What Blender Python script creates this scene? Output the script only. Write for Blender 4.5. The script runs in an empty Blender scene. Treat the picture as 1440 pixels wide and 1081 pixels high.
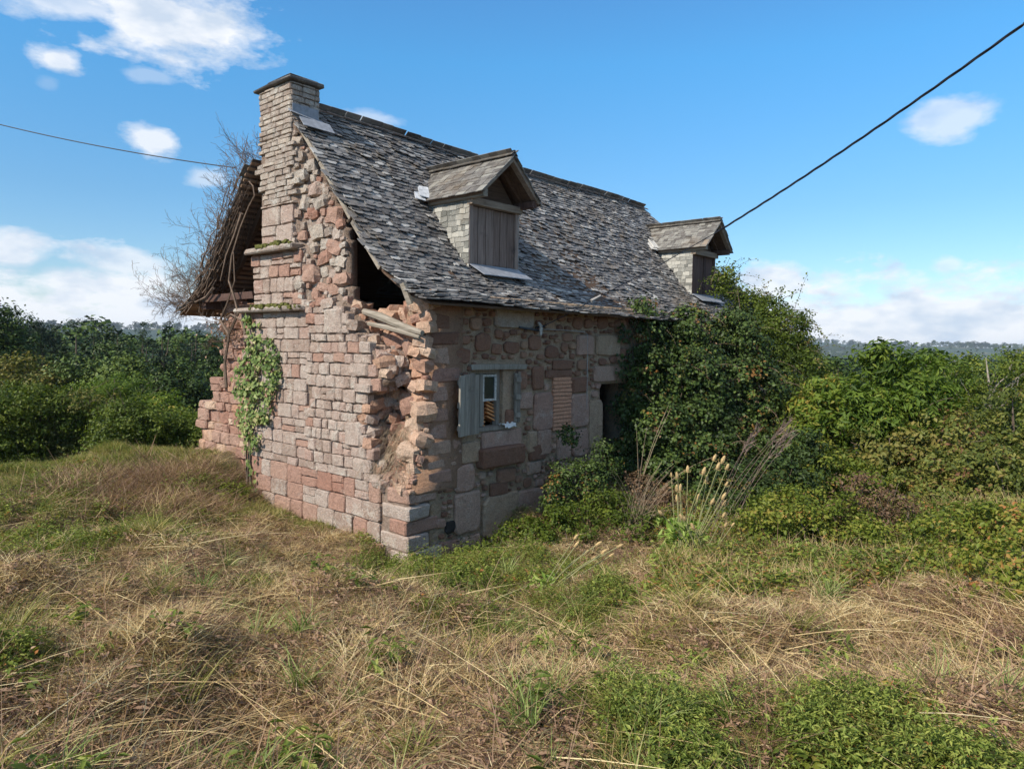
import bpy, math, random
import numpy as np
from mathutils import Matrix, Vector, Euler, noise as mnoise

scene = bpy.context.scene
COL = scene.collection
rnd = random.Random(11)
R = math.radians

# ------------------------------------------------------------------ camera, sky, sun, exposure
# World axes: X runs along the front wall of the house, Y along its gable, origin at the near corner.
F_PX, CXP, CYP = 1000.0, 720.0, 540.5
PITCH, ROLL, AZ = R(3.2), R(0.8), R(41.35)
CAMP = np.array([-5.90, -6.98, 2.865])
_f = np.array([math.cos(AZ), math.sin(AZ), 0]); _r = np.array([math.sin(AZ), -math.cos(AZ), 0]); _u = np.array([0, 0, 1.0])
CF = _f * math.cos(PITCH) - _u * math.sin(PITCH)
CU0 = _u * math.cos(PITCH) + _f * math.sin(PITCH)
CR = _r * math.cos(ROLL) + CU0 * math.sin(ROLL)
CU = -_r * math.sin(ROLL) + CU0 * math.cos(ROLL)
camd = bpy.data.cameras.new('camera')
cam = bpy.data.objects.new('camera', camd); COL.objects.link(cam)
camd.sensor_width = 36.0; camd.lens = 25.0; camd.clip_start = 0.05; camd.clip_end = 9000
M = Matrix.Identity(4)
for i in range(3):
    M[i][0] = CR[i]; M[i][1] = CU[i]; M[i][2] = -CF[i]; M[i][3] = CAMP[i]
cam.matrix_world = M
scene.camera = cam

def ray(px, py): return CF + CR * (px - CXP) / F_PX - CU * (py - CYP) / F_PX
def at(px, py, depth): return CAMP + ray(px, py) * depth
def onx(px, py, x=0.0):
    d = ray(px, py); return CAMP + d * ((x - CAMP[0]) / d[0])
def ony(px, py, y=0.0):
    d = ray(px, py); return CAMP + d * ((y - CAMP[1]) / d[1])

SUN = np.array([-0.775, 0.085, 0.62]); SUN = SUN / np.linalg.norm(SUN)
SUN_EL = math.asin(SUN[2]); SUN_AZ = math.atan2(SUN[1], SUN[0])
scene.view_settings.view_transform = 'Standard'
scene.view_settings.look = 'None'
scene.view_settings.exposure = 0.22
scene.view_settings.gamma = 1.0
scene.view_settings.use_curve_mapping = False
scene.cycles.max_bounces = 4; scene.cycles.diffuse_bounces = 3; scene.cycles.glossy_bounces = 2; scene.cycles.transmission_bounces = 3; scene.cycles.transparent_max_bounces = 4

def build_world():
    w = bpy.data.worlds.new('World'); scene.world = w; w.use_nodes = True
    nt = w.node_tree; nt.nodes.clear(); N = nt.nodes.new; L = nt.links.new
    def mth(op, a, b=None, c=None, clamp=False):
        n = N('ShaderNodeMath'); n.operation = op; n.use_clamp = clamp
        for i, v in enumerate((a, b, c)):
            if v is None: continue
            if isinstance(v, (int, float)): n.inputs[i].default_value = v
            else: L(v, n.inputs[i])
        return n.outputs[0]
    out = N('ShaderNodeOutputWorld'); bg = N('ShaderNodeBackground'); bg.inputs[1].default_value = 0.096
    sky = N('ShaderNodeTexSky'); sky.sky_type = 'NISHITA'; sky.sun_disc = False
    sky.sun_elevation = SUN_EL; sky.sun_rotation = math.pi / 2 - SUN_AZ
    sky.altitude = 300; sky.air_density = 1.0; sky.dust_density = 0.3; sky.ozone_density = 2.0
    tc = N('ShaderNodeTexCoord'); sep = N('ShaderNodeSeparateXYZ'); L(tc.outputs['Generated'], sep.inputs[0])
    X, Y, Z = sep.outputs
    az = mth('ARCTAN2', Y, X); el = mth('ARCSINE', Z)
    # noise used to tear cloud outlines
    mp = N('ShaderNodeMapping'); L(tc.outputs['Generated'], mp.inputs[0]); mp.inputs['Scale'].default_value = (1, 1, 2.2)
    nz = N('ShaderNodeTexNoise'); nz.inputs['Scale'].default_value = 9.0; nz.inputs['Detail'].default_value = 9; nz.inputs['Roughness'].default_value = 0.58
    L(mp.outputs[0], nz.inputs['Vector'])
    nf = mth('SUBTRACT', nz.outputs['Fac'], 0.5)
    nz2 = N('ShaderNodeTexNoise'); nz2.inputs['Scale'].default_value = 30.0; nz2.inputs['Detail'].default_value = 6; nz2.inputs['Roughness'].default_value = 0.6
    L(mp.outputs[0], nz2.inputs['Vector'])
    nf2 = mth('SUBTRACT', nz2.outputs['Fac'], 0.5)
    blobs = [(235, 28, 125, 48, 1.0), (110, 5, 105, 26, .7), (84, 85, 34, 15, .9), (212, 197, 36, 20, .85), (292, 252, 26, 14, .5), (205, 105, 34, 9, .3),
             (185, 370, 65, 17, .75), (1338, 163, 48, 26, .62), (1330, 373, 22, 13, .55), (1090, 400, 50, 26, .9), (20, 352, 45, 26, .9),
             (100, 405, 60, 30, .9), (520, 168, 40, 10, .45), (68, 118, 14, 9, .2)]
    tot = None
    for (px, py, rx, ry, a) in blobs:
        d = ray(px, py); d = d / np.linalg.norm(d)
        a0, e0 = math.atan2(d[1], d[0]), math.asin(d[2])
        s = 1.0 / F_PX * (1 / (1 + ((px - 720) / 1000) ** 2)) 
        ra, re = rx * s * 1.35, ry * s * 1.5
        da = mth('DIVIDE', mth('SUBTRACT', az, a0), ra); de = mth('DIVIDE', mth('SUBTRACT', el, e0), re)
        rr = mth('SQRT', mth('ADD', mth('MULTIPLY', da, da), mth('MULTIPLY', de, de)))
        m = mth('ADD', mth('SUBTRACT', 1.0, rr), mth('MULTIPLY', nf, 2.0))
        m = mth('ADD', m, mth('MULTIPLY', nf2, 0.9))
        m = mth('MULTIPLY', mth('MULTIPLY', m, 1.9, clamp=True), a)
        tot = m if tot is None else mth('MAXIMUM', tot, m)
    # cumulus bank over the horizon
    band = mth('SUBTRACT', 1.15, mth('DIVIDE', el, R(4.9)))
    band = mth('ADD', band, mth('MULTIPLY', nf, 2.6)); band = mth('ADD', band, mth('MULTIPLY', nf2, 0.9))
    band = mth('MULTIPLY', mth('MULTIPLY', band, 2.2, clamp=True), .95)
    tot = mth('MAXIMUM', tot, band)
    # unseen cumulus added above the frame to whiten and brighten the shade
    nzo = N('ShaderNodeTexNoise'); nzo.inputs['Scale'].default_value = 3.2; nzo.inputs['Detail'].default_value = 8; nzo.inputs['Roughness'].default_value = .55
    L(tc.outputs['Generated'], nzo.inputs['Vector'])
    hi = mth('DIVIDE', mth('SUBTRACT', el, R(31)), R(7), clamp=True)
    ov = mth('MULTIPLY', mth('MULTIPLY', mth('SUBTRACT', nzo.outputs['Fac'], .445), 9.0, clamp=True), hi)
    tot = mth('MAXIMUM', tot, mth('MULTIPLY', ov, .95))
    # cloud tone: white, with soft grey-blue hollows
    nz3 = N('ShaderNodeTexNoise'); nz3.inputs['Scale'].default_value = 16; nz3.inputs['Detail'].default_value = 7
    L(mp.outputs[0], nz3.inputs['Vector'])
    cr = N('ShaderNodeValToRGB'); cr.color_ramp.elements[0].position = .34; cr.color_ramp.elements[0].color = (5.6, 6.6, 8.0, 1)
    cr.color_ramp.elements[1].position = .56; cr.color_ramp.elements[1].color = (8.6, 8.9, 9.4, 1)
    L(nz3.outputs['Fac'], cr.inputs[0])
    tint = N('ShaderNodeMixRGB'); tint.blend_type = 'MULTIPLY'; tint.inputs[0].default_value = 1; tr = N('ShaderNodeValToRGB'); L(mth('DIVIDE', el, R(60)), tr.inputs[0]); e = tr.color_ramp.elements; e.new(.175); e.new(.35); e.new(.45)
    for q, (pp, cc) in zip(e, ((0, (1.04, 1.06, 1.18)), (.175, (.80, 1.22, 1.42)), (.35, (.71, 1.6, 1.93)), (.45, (.78, 1.55, 1.95)), (1, (1.15, 1.35, 1.45)))): q.position = pp; q.color = (*cc, 1)  # tint pales overhead, out of view, to take blue out of the shade
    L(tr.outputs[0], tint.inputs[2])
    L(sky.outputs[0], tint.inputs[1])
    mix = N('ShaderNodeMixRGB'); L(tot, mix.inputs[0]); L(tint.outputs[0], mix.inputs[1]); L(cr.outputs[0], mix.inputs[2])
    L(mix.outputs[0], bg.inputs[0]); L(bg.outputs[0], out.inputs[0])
build_world()

sd = bpy.data.lights.new('sun', 'SUN'); sd.energy = 4.9; sd.angle = R(0.55); sd.color = (1.0, 0.92, 0.81)
so = bpy.data.objects.new('sun', sd); COL.objects.link(so)
so.rotation_euler = Vector(-SUN).to_track_quat('-Z', 'Y').to_euler(); so.location = (-20, 3, 25)

# ------------------------------------------------------------------ helpers
def tag(o, label=None, cat=None, group=None, kind=None):
    if label: o['label'] = label
    if cat: o['category'] = cat
    if group: o['group'] = group
    if kind: o['kind'] = kind
    return o

def empty(name, loc, label=None, cat=None, group=None, parent=None):
    o = bpy.data.objects.new(name, None); COL.objects.link(o); o.location = loc; o.empty_display_size = .2
    if parent is not None: o.parent = parent
    return tag(o, label, cat, group)

def link_mesh(name, me, parent=None, loc=(0, 0, 0), rot=None):
    o = bpy.data.objects.new(name, me); COL.objects.link(o); o.location = loc
    if rot is not None: o.rotation_euler = rot
    if parent is not None:
        o.parent = parent
        p = parent; off = Vector((0, 0, 0))
        while p is not None: off += p.location; p = p.parent       # parents are never rotated
        o.location = Vector(loc) - off
    return o

def np_mesh(name, V, T, mat, tint=None, smooth=False):
    """V (n,3), T (m,k) polygons of equal size; tint per vertex"""
    V = np.asarray(V, np.float32); T = np.asarray(T, np.int32)
    me = bpy.data.meshes.new(name); k = T.shape[1]
    me.vertices.add(len(V)); me.vertices.foreach_set('co', V.ravel())
    me.loops.add(T.size); me.loops.foreach_set('vertex_index', T.ravel())
    me.polygons.add(len(T)); me.polygons.foreach_set('loop_start', np.arange(0, T.size, k, dtype=np.int32))
    me.polygons.foreach_set('loop_total', np.full(len(T), k, np.int32))
    if smooth: me.polygons.foreach_set('use_smooth', np.ones(len(T), bool))
    if tint is not None:
        a = me.attributes.new('tint', 'FLOAT', 'POINT'); a.data.foreach_set('value', np.asarray(tint, np.float32))
    me.update(calc_edges=True)
    if mat: me.materials.append(mat)
    return me

class MB:
    def __init__(s): s.v = []; s.f = []; s.t = []
    def add(s, vs, fs, tint=0.5):
        b = len(s.v); s.v += [tuple(p) for p in vs]; s.f += [tuple(b + i for i in f) for f in fs]; s.t += [tint] * len(vs)
    def box(s, lo, hi, tint=.5, jit=0.0, mat=None):
        vs = []
        for x in (lo[0], hi[0]):
            for y in (lo[1], hi[1]):
                for z in (lo[2], hi[2]):
                    p = [x + rnd.uniform(-jit, jit), y + rnd.uniform(-jit, jit), z + rnd.uniform(-jit, jit)]
                    if mat is not None: p = list(mat @ Vector(p))
                    vs.append(p)
        s.add(vs, [(0, 1, 3, 2), (4, 6, 7, 5), (0, 4, 5, 1), (2, 3, 7, 6), (0, 2, 6, 4), (1, 5, 7, 3)], tint)
    def bar(s, a, b, w, h, up=(0, 0, 1), tint=.5, jit=0.0):
        a = Vector(a); b = Vector(b); d = (b - a).normalized(); sd_ = d.cross(Vector(up)).normalized(); u = sd_.cross(d).normalized()
        vs = []
        for p in (a, b):
            for i, j in ((-1, -1), (1, -1), (1, 1), (-1, 1)):
                vs.append(p + sd_ * (i * w / 2 + rnd.uniform(-jit, jit)) + u * (j * h / 2 + rnd.uniform(-jit, jit)))
        s.add(vs, [(3, 2, 1, 0), (4, 5, 6, 7), (0, 1, 5, 4), (1, 2, 6, 5), (2, 3, 7, 6), (3, 0, 4, 7)], tint)
    def tube(s, pts, radii, n=5, tint=.5):
        pts = [Vector(p) for p in pts]; vs = []; fs = []
        prev = None
        for i, p in enumerate(pts):
            d = (pts[min(i + 1, len(pts) - 1)] - pts[max(i - 1, 0)])
            d = d.normalized() if d.length > 1e-9 else Vector((0, 0, 1))
            if prev is None:
                prev = d.orthogonal().normalized()
            a = (prev - d * prev.dot(d)); a = a.normalized() if a.length > 1e-6 else d.orthogonal().normalized()
            prev = a; b = d.cross(a)
            for k in range(n):
                t = 2 * math.pi * k / n
                vs.append(p + (a * math.cos(t) + b * math.sin(t)) * radii[i])
        for i in range(len(pts) - 1):
            for k in range(n):
                k2 = (k + 1) % n
                fs.append((i * n + k, i * n + k2, (i + 1) * n + k2, (i + 1) * n + k))
        fs.append(tuple(range(n - 1, -1, -1))); fs.append(tuple((len(pts) - 1) * n + k for k in range(n)))
        s.add(vs, fs, tint)
    def mesh(s, name, mat, smooth=False, origin=(0, 0, 0)):
        me = bpy.data.meshes.new(name); o = Vector(origin)
        me.from_pydata([tuple(Vector(p) - o) for p in s.v], [], s.f)
        a = me.attributes.new('tint', 'FLOAT', 'POINT'); a.data.foreach_set('value', np.asarray(s.t, np.float32))
        if smooth: me.polygons.foreach_set('use_smooth', [True] * len(me.polygons))
        me.materials.append(mat); return me
    def obj(s, name, mat, parent=None, smooth=False, origin=None):
        if origin is None:
            origin = np.mean(np.array([list(p) for p in s.v]), axis=0) if s.v else (0, 0, 0)
        return link_mesh(name, s.mesh(name, mat, smooth, origin), parent, tuple(origin))

# ------------------------------------------------------------------ materials
def ramp(nt, fac, stops):
    n = nt.nodes.new('ShaderNodeValToRGB'); e = n.color_ramp.elements
    while len(e) < len(stops): e.new(.5)
    for el, (p, c) in zip(e, stops): el.position = p; el.color = (*c, 1)
    nt.links.new(fac, n.inputs[0]); return n.outputs[0]
def noise_n(nt, scale, detail=5, rough=.55, vec=None, dist=0.0):
    n = nt.nodes.new('ShaderNodeTexNoise'); n.inputs['Scale'].default_value = scale; n.inputs['Detail'].default_value = detail
    n.inputs['Roughness'].default_value = rough; n.inputs['Distortion'].default_value = dist
    if vec is not None: nt.links.new(vec, n.inputs['Vector'])
    return n.outputs['Fac']
def mixc(nt, fac, a, b, mode='MIX'):
    n = nt.nodes.new('ShaderNodeMixRGB'); n.blend_type = mode
    for i, v in ((0, fac), (1, a), (2, b)):
        if isinstance(v, (int, float)): n.inputs[i].default_value = v
        elif isinstance(v, tuple): n.inputs[i].default_value = (*v, 1)
        else: nt.links.new(v, n.inputs[i])
    return n.outputs[0]
def mathn(nt, op, a, b=0.0, clamp=False):
    n = nt.nodes.new('ShaderNodeMath'); n.operation = op; n.use_clamp = clamp
    for i, v in ((0, a), (1, b)):
        if isinstance(v, (int, float)): n.inputs[i].default_value = v
        else: nt.links.new(v, n.inputs[i])
    return n.outputs[0]
def smooth_step(nt, v, a, b):
    n = nt.nodes.new('ShaderNodeMapRange'); n.interpolation_type = 'SMOOTHSTEP'; nt.links.new(v, n.inputs[0])
    n.inputs[1].default_value = a; n.inputs[2].default_value = b; return n.outputs[0]
def base_mat(name, rough=.9):
    m = bpy.data.materials.new(name); m.use_nodes = True; nt = m.node_tree
    b = nt.nodes['Principled BSDF']; b.inputs['Roughness'].default_value = rough
    b.inputs['Specular IOR Level'].default_value = .25
    return m, nt, b
def pos(nt): return nt.nodes.new('ShaderNodeNewGeometry').outputs['Position']
def attr(nt, name='tint'):
    n = nt.nodes.new('ShaderNodeAttribute'); n.attribute_name = name; return n.outputs['Fac']
def bump(nt, b, h, dist=.01, strength=1.0):
    n = nt.nodes.new('ShaderNodeBump'); n.inputs['Distance'].default_value = dist; n.inputs['Strength'].default_value = strength
    nt.links.new(h, n.inputs['Height']); nt.links.new(n.outputs[0], b.inputs['Normal'])

def stone_mat(name, stops, lichen=.5, lichen_c=(.47, .43, .36), dark=.4, bd=.012):
    m, nt, b = base_mat(name, .93)
    P = pos(nt)
    c = ramp(nt, attr(nt), stops)
    n1 = noise_n(nt, 9, 6, .65, P)
    c = mixc(nt, mathn(nt, 'MULTIPLY', smooth_step(nt, n1, .35, .7), .35), c, (.30, .17, .12))
    n2 = noise_n(nt, 3.1, 8, .72, P, .6)
    n2b = noise_n(nt, 40, 4, .7, P)
    lm = smooth_step(nt, mathn(nt, 'ADD', n2, mathn(nt, 'MULTIPLY', mathn(nt, 'SUBTRACT', n2b, .5), .5)), .62 - .16 * lichen, .74 - .10 * lichen)
    c = mixc(nt, mathn(nt, 'MULTIPLY', lm, .7 * min(1, lichen * 1.6)), c, lichen_c)
    n3 = noise_n(nt, 17, 8, .75, P)
    dm = smooth_step(nt, n3, .56, .70)
    c = mixc(nt, mathn(nt, 'MULTIPLY', dm, dark), c, (.06, .05, .042))
    n4 = noise_n(nt, 90, 3, .8, P)
    c = mixc(nt, mathn(nt, 'MULTIPLY', smooth_step(nt, n4, .42, .65), .25), c, (.14, .105, .08))
    vo = nt.nodes.new('ShaderNodeTexVoronoi'); vo.inputs['Scale'].default_value = 26; nt.links.new(P, vo.inputs['Vector'])
    c = mixc(nt, mathn(nt, 'MULTIPLY', mathn(nt, 'SUBTRACT', 1.0, smooth_step(nt, vo.outputs['Distance'], .12, .34)), .45 * (dark + .3)), c, (.60, .56, .49) if lichen > .5 else (.16, .11, .085))
    nt.links.new(c, b.inputs['Base Color'])
    n6 = noise_n(nt, 48, 7, .8, P)
    c = mixc(nt, 1.0, c, ramp(nt, n6, [(.32, (.50, .46, .43)), (.5, (1.0, 1.0, 1.0)), (.68, (1.22, 1.2, 1.16))]), 'MULTIPLY')
    nt.links.new(c, b.inputs['Base Color'])
    h = mathn(nt, 'ADD', mathn(nt, 'MULTIPLY', n3, .7), mathn(nt, 'MULTIPLY', n4, .3))
    bump(nt, b, mathn(nt, 'ADD', mathn(nt, 'ADD', h, mathn(nt, 'MULTIPLY', n2b, .5)), mathn(nt, 'MULTIPLY', n1, 1.2)), bd * 1.6, 1)
    return m
M_ashlar = stone_mat('sandstone', [(0, (.38, .28, .22)), (.35, (.52, .40, .325)), (.75, (.56, .465, .39)), (1, (.50, .33, .26))], .68, (.64, .58, .49), .55, .025)
M_red = stone_mat('red_sandstone', [(0, (.47, .27, .20)), (.5, (.53, .34, .255)), (1, (.43, .22, .155))], .35, (.58, .49, .40), .5, .025)
M_front = stone_mat('front_stone', [(0, (.22, .105, .065)), (.5, (.33, .165, .10)), (.85, (.40, .22, .14)), (1, (.50, .31, .19))], .2, (.56, .44, .33), .4, .025)
M_purple = stone_mat('purple_stone', [(0, (.40, .22, .16)), (.5, (.50, .32, .24)), (1, (.56, .38, .27))], .5, (.62, .50, .40), .5, .02)
M_rubble = stone_mat('rubble_stone', [(0, (.50, .27, .17)), (.4, (.62, .39, .26)), (.75, (.68, .50, .36)), (1, (.46, .23, .15))], .45, (.56, .50, .42), .4, .02)
M_chim = stone_mat('chimney_stone', [(0, (.36, .29, .235)), (.5, (.48, .42, .35)), (1, (.53, .45, .36))], .8, (.60, .57, .50), .6, .02)
M_mortar = stone_mat('mortar', [(0, (.68, .48, .31)), (1, (.72, .52, .34))], .35, (.76, .63, .48), .4, .06)
M_mortar_g = stone_mat('gable_mortar', [(0, (.34, .25, .19)), (1, (.36, .28, .22))], .5, (.46, .42, .36), .6, .03)
M_earth = stone_mat('core_earth', [(0, (.48, .28, .18)), (1, (.52, .32, .20))], .2, (.5, .42, .32), .3, .04)

def slate_mat(name, stops, warm=.0, lichen=.5):
    m, nt, b = base_mat(name, .58); P = pos(nt)
    c = ramp(nt, attr(nt), stops)
    n = noise_n(nt, 6, 7, .7, P); n2 = noise_n(nt, 45, 5, .75, P)
    k = smooth_step(nt, mathn(nt, 'ADD', n, mathn(nt, 'MULTIPLY', mathn(nt, 'SUBTRACT', n2, .5), 1.1)), .50, .70)
    c = mixc(nt, mathn(nt, 'MULTIPLY', k, lichen), c, (.42, .42, .37))
    nw = noise_n(nt, 1.1, 5, .6, P)
    c = mixc(nt, mathn(nt, 'MULTIPLY', smooth_step(nt, nw, .5, .7), .3 + warm), c, (.17, .12, .07))
    nt.links.new(c, b.inputs['Base Color']); b.inputs['Specular IOR Level'].default_value = .5
    bump(nt, b, mathn(nt, 'ADD', n2, n), .008)
    return m
M_slate = slate_mat('slate', [(0, (.055, .048, .045)), (.35, (.115, .105, .10)), (.75, (.21, .195, .18)), (1, (.40, .38, .35))], .15, .4)
M_slate_w = slate_mat('dormer_slate', [(0, (.07, .06, .05)), (.5, (.13, .115, .10)), (1, (.25, .235, .20))], .2, .35)
M_slate_c = slate_mat('cheek_slate', [(0, (.10, .10, .085)), (.5, (.23, .22, .19)), (1, (.42, .40, .34))], .1, .5)

def wood_mat(name, c0, c1, axis=2):
    m, nt, b = base_mat(name, .85)
    mp = nt.nodes.new('ShaderNodeMapping'); sc = [28, 28, 28]; sc[axis] = 2.2; mp.inputs['Scale'].default_value = sc
    nt.links.new(pos(nt), mp.inputs[0])
    n = noise_n(nt, 1.0, 7, .7, mp.outputs[0], .4)
    c = ramp(nt, n, [(.3, c0), (.7, c1)])
    c = mixc(nt, attr(nt), mixc(nt, 1.0, c, (.55, .5, .48), 'MULTIPLY'), c)
    n5 = noise_n(nt, 3.2, 6, .7, pos(nt))
    c = mixc(nt, mathn(nt, 'MULTIPLY', smooth_step(nt, n5, .55, .72), .5), c, (.05, .04, .035))
    nt.links.new(c, b.inputs['Base Color']); bump(nt, b, n, .006); return m
M_wood = wood_mat('weathered_planks', (.19, .135, .105), (.44, .34, .28))
M_woodx = wood_mat('weathered_beam', (.20, .15, .11), (.46, .38, .29), 0)
M_woody = wood_mat('weathered_board', (.22, .19, .14), (.48, .43, .35), 1)
M_shut = wood_mat('shutter_wood', (.19, .165, .13), (.44, .40, .33))
M_dkwood = wood_mat('dark_roof_timber', (.075, .045, .028), (.19, .12, .075), 0)
M_lath = wood_mat('light_brown_lath', (.22, .14, .09), (.46, .31, .20), 0)  # lighter brown than the other roof timber
M_brownwood = wood_mat('brown_planks', (.08, .045, .035), (.18, .11, .085))

def plain(name, c, rough=.7, metal=0, nscale=30, amt=.25):
    m, nt, b = base_mat(name, rough); n = noise_n(nt, nscale, 5, .6, pos(nt))
    cc = ramp(nt, n, [(.3, tuple(x * (1 - amt) for x in c)), (.7, tuple(min(1, x * (1 + amt)) for x in c))])
    nt.links.new(cc, b.inputs['Base Color']); b.inputs['Metallic'].default_value = metal; bump(nt, b, n, .003); return m
M_zinc = plain('zinc_flashing', (.48, .49, .50), .5, .0, 12, .35)
M_zinc_d = plain('dull_zinc', (.26, .27, .29), .5, .0, 12, .25)
M_white = plain('peeling_white_paint', (.50, .47, .42), .7, 0, 45, .5)
M_moss = plain('moss', (.10, .10, .025), 1.0, 0, 40, .6)
M_ridge = plain('ridge_tile_clay', (.27, .19, .145), .9, 0, 18, .5)
M_orange = plain('orange_tile', (.62, .27, .10), .8, 0, 14, .2)
M_brick = plain('old_brick', (.50, .25, .15), .9, 0, 25, .3)
M_render_g = stone_mat('grey_render', [(0, (.44, .36, .29)), (1, (.48, .40, .32))], .5, (.60, .53, .45), .45, .02)
M_ocher = stone_mat('pale_render_patch', [(0, (.54, .37, .24)), (1, (.58, .42, .28))], .45, (.66, .54, .41), .55, .03)
M_dark = plain('painted_interior_shade', (.03, .026, .022), 1.0)  # near-black colour stands in for the shade of inner walls and hollows
M_cable = plain('black_cable', (.02, .02, .025), .45)
M_cable_w = plain('grey_conduit', (.34, .31, .28), .6)
M_rag = plain('white_rag', (.7, .66, .6), .9)
mg, ntg, bg_ = base_mat('window_glass', .08); bg_.inputs['Base Color'].default_value = (.05, .06, .06, 1); bg_.inputs['Specular IOR Level'].default_value = .6
bg_.inputs['Transmission Weight'].default_value = .5
M_glass = mg
M_twig = plain('dead_twig', (.15, .105, .075), .9, 0, 20, .35)
M_bark = plain('bark', (.12, .09, .065), .95, 0, 15, .4)
M_barkg = plain('pale_bark', (.30, .26, .21), .95, 0, 15, .4)

def leaf_mat(name, stops, trans=.35, spec=.2, rand=.35):
    m = bpy.data.materials.new(name); m.use_nodes = True; nt = m.node_tree; nt.nodes.clear()
    out = nt.nodes.new('ShaderNodeOutputMaterial'); b = nt.nodes.new('ShaderNodeBsdfPrincipled'); t = nt.nodes.new('ShaderNodeBsdfTranslucent')
    oi = nt.nodes.new('ShaderNodeObjectInfo'); n = noise_n(nt, .9, 3, .5, pos(nt))
    f = mathn(nt, 'ADD', attr(nt), mathn(nt, 'MULTIPLY', mathn(nt, 'SUBTRACT', oi.outputs['Random'], .5), rand))
    f = mathn(nt, 'ADD', f, mathn(nt, 'MULTIPLY', mathn(nt, 'SUBTRACT', n, .5), .7), True)
    c = ramp(nt, f, stops)
    nt.links.new(c, b.inputs['Base Color']); b.inputs['Roughness'].default_value = .5; b.inputs['Specular IOR Level'].default_value = spec
    c2 = mixc(nt, 1.0, c, (1.0, 1.05, .55), 'MULTIPLY'); nt.links.new(c2, t.inputs['Color'])
    if trans <= 0: nt.links.new(b.outputs[0], out.inputs[0]); return m
    mx = nt.nodes.new('ShaderNodeMixShader'); mx.inputs[0].default_value = trans
    nt.links.new(b.outputs[0], mx.inputs[1]); nt.links.new(t.outputs[0], mx.inputs[2]); nt.links.new(mx.outputs[0], out.inputs[0]); return m
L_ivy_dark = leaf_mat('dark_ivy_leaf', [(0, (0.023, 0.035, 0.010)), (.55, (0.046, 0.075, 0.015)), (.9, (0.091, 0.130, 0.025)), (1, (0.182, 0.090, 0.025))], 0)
L_ivy_pale = leaf_mat('gable_ivy_leaf', [(0, (.06, .10, .025)), (.4, (.14, .20, .05)), (.8, (.29, .33, .11)), (1, (.42, .38, .17))], .2)  # pale yellow-green leaves of the gable ivy
L_shrub = leaf_mat('shrub_leaf', [(0, (0.042, 0.064, 0.010)), (.5, (0.104, 0.145, 0.018)), (1, (0.218, 0.239, 0.041))], .35)
L_chest = leaf_mat('chestnut_leaf', [(0, (0.055, 0.094, 0.013)), (.5, (0.122, 0.187, 0.025)), (.9, (0.232, 0.281, 0.043)), (1, (0.366, 0.281, 0.060))], .4)
L_autumn = leaf_mat('yellowing_leaf', [(0, (.055, .075, .015)), (.45, (.13, .155, .03)), (.85, (.24, .22, .05)), (1, (.20, .10, .05))], .3)
L_olive = leaf_mat('olive_leaf', [(0, (0.061, 0.073, 0.017)), (.5, (0.134, 0.146, 0.030)), (1, (0.244, 0.198, 0.051))], .3)
L_tree = leaf_mat('woodland_leaf', [(0, (0.019, 0.035, 0.007)), (.5, (0.048, 0.082, 0.012)), (1, (0.105, 0.141, 0.024))], 0)
L_pine = leaf_mat('pine_needles', [(0, (0.011, 0.024, 0.010)), (.5, (0.023, 0.043, 0.016)), (1, (0.054, 0.081, 0.032))], 0)
L_weed = leaf_mat('weed_leaf', [(0, (0.085, 0.120, 0.019)), (.5, (0.183, 0.234, 0.043)), (1, (0.354, 0.374, 0.085))], .3)
L_grass = leaf_mat('grass_blade', [(0, (0.110, 0.125, 0.025)), (.5, (0.220, 0.218, 0.051)), (.75, (0.378, 0.322, 0.102)), (1, (0.561, 0.395, 0.170))], .3)
L_straw = leaf_mat('straw', [(0, (.30, .18, .08)), (.4, (.54, .38, .18)), (.8, (.70, .53, .27)), (1, (.80, .66, .38))], .2, rand=.4)
L_brown = leaf_mat('dead_leaf', [(0, (.11, .06, .04)), (.5, (.24, .14, .085)), (1, (.40, .26, .16))], .15)
L_dead = leaf_mat('withered_bramble_leaf', [(0, (.05, .03, .02)), (.5, (.12, .07, .04)), (1, (.22, .14, .07))], .15)
L_bramble = leaf_mat('bramble_leaf', [(0, (0.061, 0.088, 0.013)), (.5, (0.159, 0.198, 0.025)), (.85, (0.293, 0.270, 0.051)), (1, (0.415, 0.177, 0.060))], .35)
L_lime_d = leaf_mat('pale_green_blade', [(0, (.12, .17, .04)), (.5, (.24, .30, .08)), (1, (.40, .42, .16))], .3)
L_lime = leaf_mat('lime_green_leaf', [(0, (.16, .27, .04)), (.5, (.30, .42, .08)), (1, (.46, .52, .16))], .45)

# ------------------------------------------------------------------ ground
def hpos(px, depth):            # horizontal position seen at column px at that depth
    v = _f + _r * (px - CXP) / F_PX
    return CAMP[0] + v[0] * depth, CAMP[1] + v[1] * depth
ctrl = []
for px, d, z in [(0, 3, 1.08), (720, 3, 1.0), (1440, 3, 1.12), (-400, 3, 1.2), (1900, 3, 1.2), (0, 5.5, .95), (200, 7.5, .6), (400, 8.5, .35), (420, 6, .65), (720, 6, .5), (720, 8, .18), (1000, 6.5, .55), (1000, 8.5, .35),
                 (1300, 6, .8), (1500, 6, .95), (1000, 10, .35), (1300, 9, .68), (1500, 9, .85), (1200, 14, .4), (1500, 14, .2), (0, 8, .74), (0, 11.3, .62), (150, 11.5, .60),
                 (280, 12, .62), (-200, 11, .62), (60, 9.6, .66), (250, 9.8, .5), (-300, 9, .75), (-200, 16, -.1), (0, 16, -.2), (200, 17, -.3), (450, 20, -.2), (0, 24, -1.8), (300, 26, -2.0), (1200, 22, -.8), (1500, 22, -.8), (-300, 26, -2)]:
    x, y = hpos(px, d); ctrl.append((x, y, z))
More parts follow.
